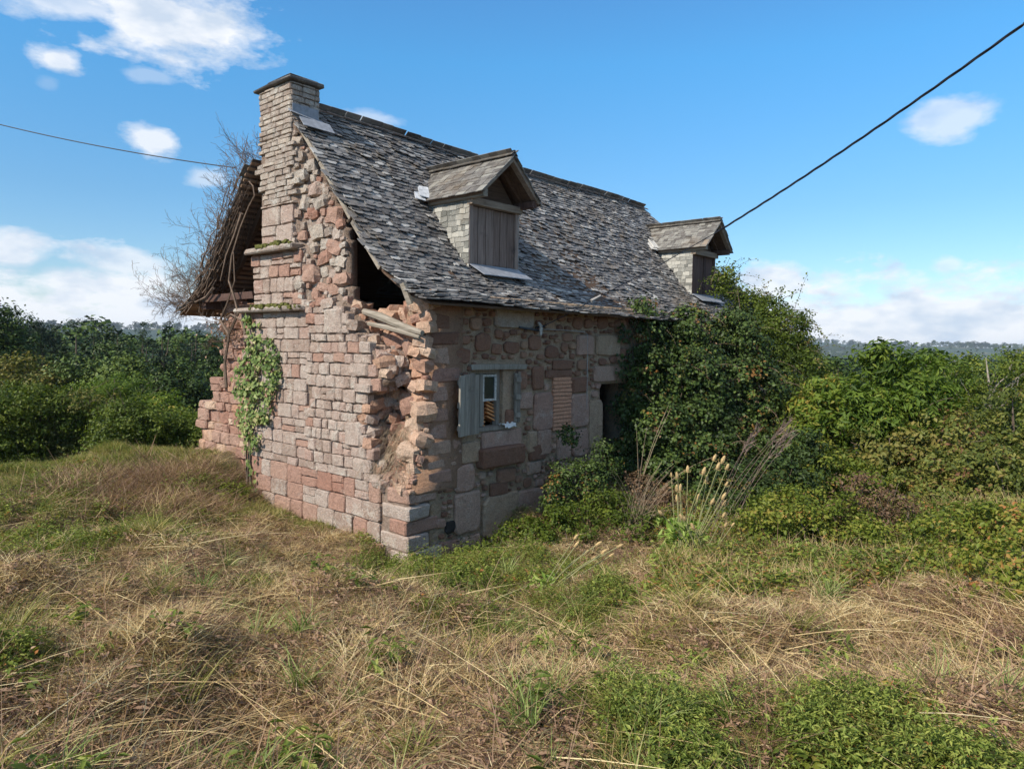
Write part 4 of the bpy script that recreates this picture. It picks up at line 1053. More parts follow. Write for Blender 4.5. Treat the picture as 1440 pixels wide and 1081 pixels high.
def foliage_obj(name, blobs, n_, size, mat, seed, parent=None, cl_r=.22, aspect=.55, per=60, tb=.45, origin=None, shell=.75, extra=None, keep=None):
    rng = np.random.default_rng(seed); P_, N_, ct, cc, cs = cloud_pts(blobs, n_, rng, cl_r, shell, per)
    if keep is not None:
        m = keep(P_); P_, N_, ct = P_[m], N_[m], ct[m]
    S = rng.uniform(.6, 1.35, len(P_)) * size
    V, T, t = leaf_mesh(name, P_, N_, S, mat, rng, aspect, tint=np.clip(tb + ct + rng.normal(0, .17, len(P_)), 0, 1))
    org = np.array(origin if origin is not None else [0, 0, 0], float)
    o = link_mesh(name, np_mesh(name, V - org, T, mat, t), parent, tuple(org)); return o, cc
def grow_branches(mb, base, tips, r0, rng, sides=5, wob=.12):
    base = Vector(base)
    for tp in tips:
        tp = Vector(tp); ln = (tp - base).length; n_ = 6; pts = []; 
        for i in range(n_ + 1):
            s_ = i / n_; p = base.lerp(tp, s_); p.z += math.sin(s_ * math.pi) * ln * .08
            if 0 < i < n_: p += Vector(rng.normal(0, wob * ln * .16, 3))
            pts.append(p)
        mb.tube(pts, [max(.004, r0 * (1 - .85 * i / n_)) for i in range(n_ + 1)], sides)
def make_tree(name, px, depth, top_py, halfw, label, cat, mat, seed, group=None, n_=4000, leaf=.1, cl_r=.25, style='round', base_frac=.1, tb=.45, bark=M_bark, aspect=.55, per=60, ntwig=0):
    rng = np.random.default_rng(seed); x, y = hpos(px, depth); z0 = gz1(x, y) - .05; ztop = at(px, top_py, depth)[2]; h = ztop - z0
    root = empty(name, (x, y, z0), label, cat, group); blobs = []
    if style == 'round':
        for k in range(9):
            fz = rng.uniform(base_frac + .12, .88); w = halfw * (1.05 - abs(fz - .5) * 1.1); a = rng.uniform(0, 6.28); rr = w * rng.uniform(.25, .62)
            r_ = halfw * rng.uniform(.38, .58); blobs.append((x + math.cos(a) * rr, y + math.sin(a) * rr, z0 + fz * h - r_ * .2, r_, r_, min(r_ * .9, h * .28)))
        blobs.append((x, y, z0 + h * .5, halfw * .7, halfw * .7, h * .38)); blobs.append((x, y, z0 + h * .86, halfw * .35, halfw * .35, h * .14))
    elif style == 'conifer':
        for k in range(9):
            f = k / 8; r_ = halfw * (1.0 - f * .82); blobs.append((x + rng.normal(0, .08 * halfw), y + rng.normal(0, .08 * halfw), z0 + h * (base_frac + (1 - base_frac) * f * .97), r_, r_, h * .085))
    elif style == 'pine':
        for k in range(7):
            a = rng.uniform(0, 6.28); rr = halfw * rng.uniform(0, .65); f = rng.uniform(.5, .93); r_ = halfw * rng.uniform(.32, .5); blobs.append((x + math.cos(a) * rr, y + math.sin(a) * rr, z0 + h * f, r_, r_, r_ * .5))
        blobs.append((x, y, z0 + h * .92, halfw * .35, halfw * .35, h * .07))
    elif style == 'spiky':
        for k in range(8):
            a = rng.uniform(0, 6.28); rr = halfw * rng.uniform(.1, .75); f = rng.uniform(.35, .8); r_ = halfw * rng.uniform(.3, .45); blobs.append((x + math.cos(a) * rr, y + math.sin(a) * rr, z0 + h * f, r_, r_, r_ * 1.0))
        for k in range(5):
            a = rng.uniform(0, 6.28); rr = halfw * rng.uniform(.0, .6); blobs.append((x + math.cos(a) * rr, y + math.sin(a) * rr, z0 + h * rng.uniform(.80, .91), halfw * .2, halfw * .2, h * .11))
        blobs.append((x, y, z0 + h * .4, halfw * .8, halfw * .8, h * .36))
    o, cc = foliage_obj('crown', blobs, n_, leaf, mat, seed, root, cl_r, aspect, per, tb, (x, y, z0), keep=lambda q: q[:, 2] > z0 + .02)
    mb = MB(); tr = max(.03, h * .022)
    mb.tube([(x, y, z0 - .2), (x + rng.normal(0, .03) * h, y, z0 + h * .3), (x, y + rng.normal(0, .02) * h, z0 + h * .6), (x, y, z0 + h * .93)], [tr * 1.3, tr, tr * .6, .006], 7)
    k = rng.choice(len(cc), min(len(cc), 16), replace=False)
    for c_ in cc[k]:
        zz_ = z0 + (c_[2] - z0) * rng.uniform(.35, .7); grow_branches(mb, (x, y, zz_), [c_], tr * .35, rng, 4)
    if ntwig:
        for c_ in cc[rng.choice(len(cc), min(len(cc), ntwig))]:
            v = c_ - np.array([x, y, z0 + h * .4]); v = v / np.linalg.norm(v); grow_branches(mb, c_ - v * .3, [c_ + v * rng.uniform(.15, .5)], .01, rng, 3)
    mb.obj('trunk', bark, root, origin=(x, y, z0)); return root

# ------------------------------------------------------------------ left woodland, bushes
GL = 'trees of the dark wood beyond the left lawn'
wood = [  # px, depth, top, halfw, style, mat, n, leaf, label
 (8, 30, 432, 1.9, 'round', L_tree, 'tall dark broadleaf tree cut by the left edge of the photo'),
 (50, 36, 450, 1.7, 'pine', L_pine, 'flat topped pine standing highest beside the left edge'),
 (78, 40, 462, 1.5, 'conifer', L_pine, 'slim dark conifer just right of the flat topped pine'),
 (107, 36, 453, 1.7, 'conifer', L_pine, 'pointed dark conifer left of the rounded broadleaf tree'),
 (132, 38, 459, 1.7, 'conifer', L_pine, 'shorter conifer touching the rounded broadleaf tree'),
 (165, 34, 455, 2.6, 'round', L_tree, 'wide rounded mid green tree in the middle of the wood'),
 (200, 38, 462, 1.7, 'conifer', L_pine, 'conifer just right of the wide rounded tree'),
 (228, 35, 460, 1.7, 'conifer', L_pine, 'dark conifer with narrow tip left of the house'),
 (250, 40, 474, 1.6, 'round', L_tree, 'lower green tree showing between the last conifers'),
 (270, 36, 470, 1.7, 'conifer', L_pine, 'last conifer of the wood before the ruined gable'),
 (300, 34, 480, 2.0, 'round', L_tree, 'green tree half hidden behind the ruined gable remnant'),
 (35, 26, 500, 2.2, 'round', L_olive, 'broad dark olive tree below the pine at the left'),
 (100, 27, 505, 2.2, 'round', L_tree, 'dense tree in front of the pointed conifer'),
 (180, 26, 500, 2.4, 'round', L_tree, 'bright green leafy tree below the wide rounded tree'),
 (250, 26, 508, 2.2, 'round', L_tree, 'low wide tree behind the bushes next to the gable'),
 (-60, 28, 460, 2.4, 'round', L_tree, 'dark tree reaching in from outside the left edge'),
 (345, 30, 492, 2.0, 'round', L_tree, 'tree seen through the gap under the rear eave')]
for i, (px, dp, top, hw, st, mt, lb) in enumerate(wood):
    make_tree('conifer_tree' if st in ('conifer', 'pine') else 'broadleaf_tree', px, dp, top, hw, lb, 'tree', mt, 100 + i, GL, 15000 if dp < 30 else 11000, .12 if st == 'round' else .10, .42 if st == 'round' else .22, st, .05, [.35, .6, .45, .7, .4][i % 5], per=70, aspect=.7 if st == 'round' else .35)
GB = 'bushes along the far side of the lawn'
for i, (px, dp, top, hw, mt, lb) in enumerate([
 (-15, 14.5, 552, 1.1, L_shrub, 'leafy bush at the left edge of the lawn'),
 (55, 15, 545, 1.35, L_shrub, 'large rounded bush with pale top behind the lawn'),
 (125, 15.5, 548, 1.4, L_olive, 'widest bush in the middle of the row with arching branches'),
 (185, 14.8, 560, 1.1, L_shrub, 'dark bush in front of the yellow green one'),
 (232, 16.5, 560, 1.3, L_chest, 'yellow green bush left of the gable remnant'),
 (268, 15.2, 585, .8, L_shrub, 'small bush touching the stepped end of the gable'),
 (160, 20, 522, 1.4, L_chest, 'light green sapling rising behind the row of bushes'),
 (0, 20, 535, 1.6, L_tree, 'dark bush behind the leftmost leafy bush')]):
    make_tree('bush', px, dp, top, hw, lb, 'bush', mt, 200 + i, GB, 13000, .07, .2, 'round', .0, .5, per=45, ntwig=14)

# ------------------------------------------------------------------ right shrubs and hedge
GR = 'shrubs of the overgrown hedge at the right'
for i, (name, px, dp, top, hw, st, mt, n_, lf, lb, asp) in enumerate([
 ('chestnut_shrub', 1232, 12.0, 478, 1.15, 'spiky', L_chest, 9000, .13, 'tall chestnut shrub with long pointed leaves right of the ivy', .34),
 ('chestnut_shrub', 1165, 12.8, 520, .8, 'round', L_chest, 5500, .11, 'shrub squeezed between the ivy mass and the tall chestnut shrub', .4),
 ('hawthorn_shrub', 1385, 14.0, 488, 1.3, 'spiky', L_shrub, 9000, .06, 'shrub with bare grey twigs reaching highest near the right edge', .6),
 ('hawthorn_shrub', 1320, 14.5, 506, 1.2, 'round', L_chest, 7000, .07, 'fine leaved shrub left of the bare twigged one', .6),
 ('dogwood_shrub', 1425, 11.2, 545, 1.1, 'round', L_autumn, 8500, .075, 'reddish brown leaved shrub at the right edge', .6),
 ('dogwood_shrub', 1330, 11.0, 575, 1.0, 'round', L_autumn, 8000, .07, 'yellowing shrub in front of the fine leaved shrub', .6),
 ('hazel_shrub', 1255, 11.0, 610, .8, 'round', L_olive, 5000, .08, 'low olive shrub at the foot of the tall chestnut shrub', .6),
 ('hazel_shrub', 1490, 13, 500, 1.4, 'round', L_shrub, 6000, .08, 'green shrub leaning in from beyond the right edge', .6),
 ('broadleaf_tree', 1340, 27, 494, 1.8, 'round', L_tree, 5000, .16, 'dark distant tree rising behind the hedge', .6),
 ('broadleaf_tree', 1425, 30, 502, 2.2, 'round', L_tree, 5000, .17, 'distant tree behind the right edge of the hedge', .6),
 ('broadleaf_tree', 1165, 34, 500, 1.6, 'round', L_tree, 4000, .17, 'distant tree seen just right of the ivy mass', .6)]):
    make_tree(name, px, dp, top, hw, lb, 'tree' if 'tree' in name else 'shrub', mt, 300 + i, GR, n_, lf, .2 if dp < 20 else .35, st, .0, .5, M_barkg if 'haw' in name else M_bark, asp, 45, 30 if 'hawthorn' in name else 8)

# low bramble bank and mounds (each mound a thing)
def mound(name, items, n_, leaf, mat, seed, label, cat, tb=.5, stems=14, cl_r=.13, group=None, per=40, aspect=.6, wallside=False):
    blobs = []
    for (px, py, dp, r_, rzz) in items:
        gx_, gy_ = hpos(px, dp); blobs.append((gx_, gy_, gz1(gx_, gy_) + rzz * .55 + (max(0, (740 - py)) * .001 * dp if wallside else 0), r_, r_, rzz))
    B0 = np.array(blobs); cx_, cy_ = B0[:, 0].mean(), B0[:, 1].mean(); z0 = gz1(cx_, cy_)
    root = empty(name, (cx_, cy_, z0), label, cat, group)
    o, cc = foliage_obj('foliage', blobs, n_, leaf, mat, seed, root, cl_r, aspect, per, tb, (cx_, cy_, z0), keep=lambda q: q[:, 2] > gz(q[:, 0], q[:, 1]) - .03)
    rng = np.random.default_rng(seed + 1); mb = MB()
    for c_ in cc[rng.choice(len(cc), min(len(cc), stems), replace=False)]:
        gx_, gy_ = c_[0] + rng.normal(0, .15), c_[1] + rng.normal(0, .15); grow_branches(mb, (gx_, gy_, gz1(gx_, gy_) - .03), [c_], .012, rng, 4)
    mb.obj('stems', M_bark, root, origin=(cx_, cy_, z0)); return root
BG = 'low bramble mounds in front of the hedge'
mound('bramble_mound', [(1180, 690, 10.3, .6, .5), (1230, 690, 10.0, .7, .45), (1150, 660, 11.2, .6, .6)], 7000, .06, L_bramble, 401, 'bramble mound between the ivy mass and the yellow bank', 'bramble', .45, group=BG)
mound('bramble_mound', [(1300, 690, 9.6, .7, .42), (1370, 690, 9.4, .7, .45), (1430, 690, 9.2, .7, .5), (1480, 690, 9.0, .7, .5)], 12000, .06, L_autumn, 402, 'long yellow green bramble bank below the hedge at the right', 'bramble', .5, group=BG)
mound('bramble_mound', [(1120, 770, 8.6, .5, .4), (1170, 780, 8.3, .55, .42), (1080, 780, 8.2, .4, .35), (1230, 780, 7.8, .45, .3)], 12000, .045, L_bramble, 403, 'sunlit bramble mound right of the teasels', 'bramble', .55, group=BG)
mound('bramble_mound', [(1090, 715, 10.0, .65, .6), (1030, 715, 10.0, .55, .55), (1130, 690, 10.6, .5, .7)], 12000, .06, L_ivy_dark, 404, 'dark green shaded bramble directly behind the teasels', 'bramble', .5, group=BG)
mound('bramble_mound', [(1290, 800, 7.4, .5, .25), (1380, 820, 7.0, .55, .28), (1440, 800, 6.6, .5, .33), (1340, 800, 6.2, .4, .2), (1440, 800, 5.4, .35, .25)], 13000, .045, L_bramble, 405, 'low tangle of bramble at the right edge of the meadow', 'bramble', .6, group=BG)
mound('climbing_shrub', [(800, 690, 10.7, .22, .3), (830, 700, 10.6, .3, .35), (785, 715, 10.5, .22, .25), (800, 640, 10.9, .13, .2), (850, 690, 10.9, .25, .4)], 6500, .045, L_ivy_dark, 406, 'dark green shrub climbing the wall left of the doorway', 'shrub', .35, wallside=True)
mound('nettle_patch', [(680, 765, 9.6, .35, .2), (740, 765, 9.7, .4, .25), (800, 760, 9.8, .45, .28), (860, 745, 10.2, .4, .3), (900, 770, 9.6, .4, .22)], 9000, .05, L_shrub, 407, 'low nettles growing along the foot of the front wall', 'nettles', .35)
mound('brown_bush', [(905, 690, 11.0, .45, .4), (950, 725, 10.2, .4, .35), (880, 700, 10.6, .3, .3)], 3500, .05, L_dead, 408, 'dried reddish brown undergrowth in front of the doorway', 'undergrowth', .3)
mound('weed_clump', [(300, 665, 10.9, .42, .16), (265, 690, 10.8, .42, .12), (325, 690, 10.6, .25, .12)], 4500, .05, L_shrub, 409, 'leafy green weeds at the foot of the gable remnant', 'weeds', .75)

mound('dead_bramble', [(1210, 760, 8.6, .45, .45), (1250, 760, 8.4, .4, .35)], 3000, .045, L_dead, 410, 'brown withered bramble arching over the mounds at the right', 'bramble', .6, stems=60, group=BG)
# ------------------------------------------------------------------ ivy over the right half of the front wall
rng = np.random.default_rng(77)
iv = empty('ivy_mass', (8, -.3, .4), 'huge dark ivy mass covering the right half of the front wall', 'ivy')
blobs = []
for (px, py, dp, r_, rzz) in [(905, 470, 13.3, .45, .45), (915, 540, 13.0, .55, .6), (930, 610, 12.6, .7, .6), (965, 470, 13.9, .6, .5), (975, 540, 13.4, .8, .7), (985, 620, 12.9, .8, .7),
       (1030, 490, 14.6, .8, .7), (1045, 560, 14.0, 1.0, .8), (1050, 640, 13.4, .9, .8), (940, 670, 12.2, .5, .4), (890, 640, 12.7, .45, .5), (900, 440, 13.4, .3, .2), (885, 590, 12.9, .3, .4)]:
    p = at(px, py, dp); blobs.append((p[0], max(p[1], -1.3), p[2], r_, r_ * .8, rzz))
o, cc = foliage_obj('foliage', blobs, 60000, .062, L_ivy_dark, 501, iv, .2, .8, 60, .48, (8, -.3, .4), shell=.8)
ivy_cc = cc
mb = MB(); rr = np.random.default_rng(3)
for k in range(40):
    c_ = cc[rr.integers(len(cc))]; grow_branches(mb, (c_[0], min(c_[1], -.05), .4), [c_], .022, rr, 4)
for k in range(14):
    x0 = rr.uniform(4.9, 7.0); mb.tube([(x0, -.06, 2.2), (x0 + rr.normal(0, .1), -.07, 2.9), (x0 + rr.normal(0, .2), -.06, 3.45)], [.014, .01, .006], 4)
mb.obj('stems', M_bark, iv, origin=(8, -.3, .4))
# thinner leaves hanging on the wall edge
m = []
Pw = np.stack([rng.uniform(4.75, 7.5, 4200), rng.uniform(-.16, -.02, 4200), rng.uniform(.6, 3.45, 4200)], 1)
kk = np.array([mnoise.noise(Vector((p[0] * 2.2, 3, p[2] * 2.2))) + (p[0] - 5.1) * .8 > .0 and not (p[0] < 5.0 and 1.4 < p[2] < 2.2) for p in Pw]); Pw = Pw[kk]
V, T, t = leaf_mesh('x', Pw, np.array([0, -1, .3]) + rng.normal(size=(len(Pw), 3)) * .5, rng.uniform(.05, .1, len(Pw)), L_ivy_dark, rng, .8, tint=np.clip(rng.normal(.5, .25, len(Pw)), 0, 1))
link_mesh('wall_leaves', np_mesh('wall_leaves', V, T, L_ivy_dark, t), iv)
# big climber wrapping the far corner
fc = at(1085, 700, 14.2); zc0 = gz1(fc[0], fc[1])
cl = empty('corner_climber', (fc[0], fc[1], zc0), 'tall leafy climber wrapping the far corner and reaching over the eave', 'climber'); blobs = []
for (px, py, dp, r_, rzz) in [(1070, 445, 16, .55, .4), (1100, 470, 15.5, .6, .5), (1060, 500, 15.6, .9, .7), (1100, 540, 14.9, .85, .8), (1115, 600, 14.4, .85, .8), (1100, 670, 13.6, .8, .7), (1040, 420, 16.2, .35, .25),
       (1015, 400, 16.4, .2, .25), (1030, 388, 16.4, .22, .22), (1125, 500, 15.4, .35, .3)]:
    p = at(px, py, dp); blobs.append((p[0], p[1], p[2], r_, r_, rzz))
o, cc = foliage_obj('foliage', blobs, 42000, .06, L_shrub, 502, cl, .2, .7, 55, .30, (fc[0], fc[1], zc0), shell=.8)
mb = MB()
for k in range(26): grow_branches(mb, (fc[0] + rr.normal(0, .4), fc[1] + rr.normal(0, .4), zc0 - .05), [cc[rr.integers(len(cc))]], .025, rr, 4)
Wp = []; Wn = []
for (xa, ya, xb, yb) in [(1090, 430, 1120, 412), (1100, 440, 1150, 440), (1110, 450, 1165, 478), (1105, 465, 1140, 505), (1010, 395, 1025, 365), (1000, 400, 1008, 372), (1120, 480, 1158, 492), (1095, 425, 1100, 405)]:
    a = Vector(tuple(at(xa, ya, 15.6))); b_ = Vector(tuple(at(xb, yb, 15.3))); grow_branches(mb, a, [b_], .012, rr, 4)
    for q in range(26):
        f = rr.random(); p = a.lerp(b_, f); p.z += math.sin(f * math.pi) * .06; Wp.append(np.array(p) + rr.normal(0, .05, 3)); Wn.append(rr.normal(size=3) + np.array([0, 0, .8]))
mb.obj('stems', M_bark, cl, origin=(fc[0], fc[1], zc0))
V, T, t = leaf_mesh('x', np.array(Wp), np.array(Wn), rr.uniform(.06, .1, len(Wp)), L_shrub, rr, .55); link_mesh('tip_leaves', np_mesh('tip_leaves', V - np.array([fc[0], fc[1], zc0]), T, L_shrub, t), cl, (fc[0], fc[1], zc0))

def shoots(parent, org, starts, n_, ln, mat, seed, leaf=.05):
    rr = np.random.default_rng(seed); mb = MB(); P_ = []; N_ = []
    for k in range(n_):
        c_ = Vector(tuple(starts[rr.integers(len(starts))])); d = Vector((rr.normal(-.3, .4), rr.normal(-.7, .4), rr.normal(.5, .5))).normalized(); pts = [c_]; q = c_.copy(); L_ = ln * rr.uniform(.5, 1.3)
        for i in range(7):
            d = (d + Vector((0, 0, -.16)) + Vector(rr.normal(0, .08, 3))).normalized(); q = q + d * L_ / 7; pts.append(q.copy())
            for j in range(4): P_.append(np.array(q) + rr.normal(0, .03, 3)); N_.append(rr.normal(size=3) + np.array([0, -.3, .8]))
        mb.tube(pts, list(np.linspace(.007, .002, 8)), 3)
    mb.obj('shoot_stems', M_twig, parent, origin=org)
    V, T, t = leaf_mesh('x', np.array(P_), np.array(N_), rr.uniform(.6, 1.3, len(P_)) * leaf, mat, rr, .55); link_mesh('shoot_leaves', np_mesh('shoot_leaves', V - np.array(org), T, mat, t), parent, org)
shoots(iv, (8, -.3, .4), ivy_cc, 70, .7, L_ivy_dark, 61); shoots(iv, (8, -.3, .4), ivy_cc, 45, .6, L_olive, 62); shoots(iv, (8, -.3, .4), ivy_cc, 25, .5, L_brown, 63)
shoots(cl, (fc[0], fc[1], zc0), cc, 90, .8, L_shrub, 64); shoots(cl, (fc[0], fc[1], zc0), cc, 40, .7, L_autumn, 65)
# ------------------------------------------------------------------ ivy on the gable
iv2 = empty('gable_ivy', (0, 4.0, .6), 'narrow hanging curtain of pale green ivy on the sunlit gable below the mossy ledge', 'ivy')
G_iv = [tuple(onx(*p, -.05)[1:]) for p in [(345, 443), (360, 440), (368, 470), (385, 480), (393, 500), (395, 535), (385, 560), (380, 590), (368, 615), (356, 645), (348, 640), (338, 600), (334, 560), (332, 520), (345, 500), (352, 475)]]
Pw = []; rr = np.random.default_rng(12)
ysl = [p[0] for p in G_iv]; zsl = [p[1] for p in G_iv]
while len(Pw) < 1500:
    y, z = rr.uniform(min(ysl), max(ysl)), rr.uniform(min(zsl), max(zsl))
    if inpoly((y, z), G_iv) and fn(y, z, 8, 4.5) > -.22: Pw.append((rr.uniform(-.15, -.02), y, z))
for (px, py) in [(352, 650), (354, 665), (356, 680), (350, 655), (357, 690)]:
    for k in range(5):
        p = onx(px + rr.normal(0, 3), py + rr.normal(0, 4), -.05); Pw.append(tuple(p))
Pw = np.array(Pw)
V, T, t = leaf_mesh('x', Pw, np.array([-1, -.1, .35]) + rr.normal(size=(len(Pw), 3)) * .4, rr.uniform(.03, .095, len(Pw)), L_ivy_pale, rr, .85, droop=1.2, tint=np.clip(rr.normal(.38, .28, len(Pw)), 0, 1))
link_mesh('foliage', np_mesh('foliage', V, T, L_ivy_pale, t), iv2)
mb = MB()
for k in range(6):
    y0 = onx(352 + rr.normal(0, 2), 690)[1]; mb.tube([(-.03, y0, .5), (-.03, y0 + rr.normal(0, .05), 1.2), (-.04, y0 - rr.uniform(0, .4), 1.9), (-.04, y0 - rr.uniform(0, .4), 2.8)], [.016, .013, .01, .005], 4)
mb.obj('stems', M_bark, iv2)

# ------------------------------------------------------------------ dead creeper on the rear slope's verge
dc = empty('dead_creeper', (0, 5.0, 3.0), 'leafless dead creeper bristling along the rear roof verge left of the chimney', 'creeper')
rr = np.random.default_rng(21); mb = MB(); twc = 0
def twig(p, d, ln, r_, depth_):
    global twc
    n_ = 4; pts = [p]; q = p.copy()
    for i in range(n_):
        d = (d + Vector(rr.normal(0, .16, 3)) + Vector((0, 0, .05))).normalized(); q = q + d * (ln / n_); pts.append(q.copy())
        if depth_ > 0 and rr.random() < .85:
            d2 = (d + Vector(rr.normal(0, .55, 3))).normalized(); twig(q, d2, ln * rr.uniform(.4, .65), r_ * .55, depth_ - 1)
    mb.tube(pts, [max(.0022, r_ * (1 - .75 * i / n_)) for i in range(n_ + 1)], 3, .5); twc += 1
def bverge(s_):   # point on rear verge by arc length
    y, z = on_arc(s_); return Vector((-.08, 6.0 - y, z + .02))
for k in range(165):
    s_ = rr.uniform(0, 1) ** 1.1 * 3.7; p = bverge(s_) + Vector((rr.uniform(-.05, .35), 0, 0))
    low = max(0, 1 - s_ / 1.0)
    d = Vector((rr.normal(-.15, .3), .55 + .5 * low + rr.normal(0, .2), .62 - .75 * low + rr.normal(0, .25))).normalized()
    twig(p, d, rr.uniform(.25, .58) * (1.0 if s_ > .9 else 1.25), .007, 3 if s_ < 2 else 2)
mb.obj('twigs', M_twig, dc)
mb = MB()
for k in range(75):   # ropey stems following the verge and hanging under it
    pts = []; off = Vector((rr.uniform(-.15, .35), rr.uniform(-.1, .1), rr.uniform(-.2, .06))); s0 = rr.uniform(0, 1.4)
    for i in range(12):
        pts.append(bverge(min(4.2, s0 + i * rr.uniform(.16, .24))) + off + Vector(rr.normal(0, .035, 3)))
    mb.tube(pts, list(np.linspace(.013, .004, 12) * rr.uniform(.4, 1.1)), 4)
for pl in [[(318, 545), (316, 510), (322, 470), (335, 440), (330, 420), (322, 395), (326, 360), (338, 320), (350, 290), (358, 275), (356, 262), (350, 255)], [(322, 470), (310, 450), (318, 430), (330, 395), (328, 350)], [(340, 300), (330, 330), (318, 360), (310, 395)],
           [(300, 405), (290, 418), (275, 425), (268, 415), (262, 395)], [(345, 470), (340, 450), (325, 442), (312, 452), (300, 448)]]:
    pts = [Vector(tuple(onx(px, py, -.12))) for px, py in pl]; mb.tube(pts, list(np.linspace(.028, .009, len(pts))), 5)
mb.obj('stems', M_twig, dc)['kind'] = 'stuff'
mb = MB(); twl = MB()
for k in range(14):   # twigs around the broken left wall head
    p = Vector(tuple(onx(rr.uniform(310, 335), rr.uniform(440, 480), .1))); mb_old = mb
    twig(p, Vector((rr.normal(0, .3), .9, rr.normal(0, .4))).normalized(), rr.uniform(.4, .7), .007, 2)
mb.obj('wall_twigs', M_twig, dc)
Pw = rr.normal(size=(160, 3)) * np.array([.15, .25, .22]) + onx(322, 460, .15)
V, T, t = leaf_mesh('x', Pw, rr.normal(size=(160, 3)), rr.uniform(.04, .08, 160), L_shrub, rr, .7); link_mesh('last_leaves', np_mesh('last_leaves', V, T, L_brown, t), dc)

# ------------------------------------------------------------------ teasels, dry grasses
def teasel(root_px, root_dp, heads, dp, name='teasel_plant', label='', leafn=60, leafc=L_lime, lh=.45, lw=.16):
    x, y = hpos(root_px, root_dp); z0 = gz1(x, y); root = empty(name, (x, y, z0), label, 'plant', 'teasels in front of the doorway'); rr = np.random.default_rng(int(root_px))
    for (px, py, s_) in heads:
        p = Vector(tuple(at(px, py, dp + rr.normal(0, .12)))); mb = MB(); base = Vector((x + rr.normal(0, .05), y + rr.normal(0, .05), z0 - .02))
        up = (p - base); m1 = base + up * .5 + Vector((0, 0, up.length * .05)) + Vector(rr.normal(0, .02, 3)); ax = (p - m1).normalized()
        mb.tube([base, base.lerp(m1, .5) + Vector(rr.normal(0, .008, 3)), m1, p], [.008, .006, .005, .004], 5); mb.obj('stem', M_stem, root)
        # egg-shaped spiny head
        hb = MB(); L_ = .038 * s_; W_ = .0175 * s_; a = ax.orthogonal().normalized(); b_ = ax.cross(a); rings = []
        pts = [p + ax * (L_ * (i / 4 - .5) * 2) for i in range(5)]; hb.tube(pts, [W_ * .55, W_ * .95, W_, W_ * .8, W_ * .3], 7, rr.random())
        for q in range(26):
            t = rr.uniform(0, 6.28); f = rr.uniform(-.85, .9); rad = W_ * math.sqrt(max(.05, 1 - f * f * .8)); dr = (a * math.cos(t) + b_ * math.sin(t)); c_ = p + ax * L_ * f + dr * rad
            tp = c_ + dr * .008 * s_ + ax * .006 * s_; sdv = ax.cross(dr) * .002 * s_; hb.add([c_ - sdv, c_ + sdv, tp], [(0, 1, 2)], rr.random())
        for q in range(5):
            t = q * 1.256 + rr.random(); dr = (a * math.cos(t) + b_ * math.sin(t)); c_ = p - ax * L_; hb.tube([c_, c_ + dr * .03 * s_ + ax * .004, c_ + dr * .04 * s_ + ax * .035 * s_], [.002, .0015, .0008], 3)
        hb.obj('head', M_head, root)
    P_ = np.array([x, y, z0]) + rr.normal(size=(leafn, 3)) * np.array([lw, lw, 0]) + np.stack([np.zeros(leafn), np.zeros(leafn), rr.random(leafn) * lh], 1)
    N_ = rr.normal(size=(leafn, 3)) * .8 + np.array([-.3, -.3, .2]); V, T, t = leaf_mesh('x', P_, N_, rr.uniform(.06, .17, leafn), leafc, rr, .28, droop=.1)
    link_mesh('foliage', np_mesh('foliage', V - np.array([x, y, z0]), T, leafc, t), root, (x, y, z0)); return root
M_stem = plain('teasel_stem', (.27, .26, .12), .8); M_head = plain('teasel_head', (.46, .32, .15), .9, 0, 60, .4)
teasel(965, 8.3, [(1005, 643, 1.1), (1017, 646, 1.3), (1010, 655, 1.2), (1023, 656, 1.0), (967, 659, 1.1), (990, 662, 1.3), (944, 667, .7), (952, 668, 1.1), (994, 674, 1.1), (1022, 680, .8), (952, 686, 1.2), (957, 685, 1.1),
     (952, 700, 1.1), (957, 705, .8), (1018, 697, 1.2), (1002, 705, 1.2), (982, 698, .9), (1019, 707, .9)], 8.2, label='tall upright teasel with many spiny heads above lime green leaves', leafn=520, lh=.62, lw=.13)
teasel(1000, 8.0, [(1018, 724, 1.0), (1021, 738, 1.0), (1031, 737, .7), (958, 726, 1.0), (963, 729, .9), (974, 740, 1.2), (1038, 772, .9), (929, 721, 1.0)], 7.9, label='shorter teasel leaning right at the foot of the tall one', leafn=140, lh=.28, leafc=L_weed)
teasel(770, 7.4, [(810, 755, 1.0), (811, 765, 1.0), (824, 776, 1.0), (842, 764, 1.0), (850, 775, 1.1), (872, 767, .9), (860, 780, .8), (835, 784, .8)], 7.4, label='low teasel clump with pale heads leaning right near the wall foot', leafn=40, lh=.15, lw=.12)

def stalks(name, base, tips, label, cat, mat, plume=True, r_=.004, seed=1, group=None):
    rr = np.random.default_rng(seed); x, y = hpos(*base); z0 = gz1(x, y); root = empty(name, (x, y, z0), label, cat, group); mb = MB(); pb = MB()
    for (px, py, dp) in tips:
        p = Vector(tuple(at(px, py, dp))); b_ = Vector((x + rr.normal(0, .08), y + rr.normal(0, .08), z0)); pts = []
        for i in range(7):
            s_ = i / 6; q = b_.lerp(p, s_); q.z += math.sin(s_ * math.pi) * .12; pts.append(q)
        mb.tube(pts, list(np.linspace(r_, r_ * .4, 7)), 4)
        if plume:
            d = (pts[-1] - pts[-2]).normalized()
            for q in range(26):
                f = rr.uniform(-.30, .05); c_ = p + d * f; e = c_ + (d + Vector(rr.normal(0, .25, 3))).normalized() * rr.uniform(.05, .13); pb.tube([c_, e], [.004, .0012], 3, rr.random())
    mb.obj('stalks', mat, root)
    if plume: pb.obj('plumes', mat, root)['kind'] = 'stuff'
M_straw = plain('dry_stalk', (.30, .23, .15), .9, 0, 30, .3)
M_straw_p = plain('dry_plume', (.24, .17, .135), .9, 0, 30, .3)
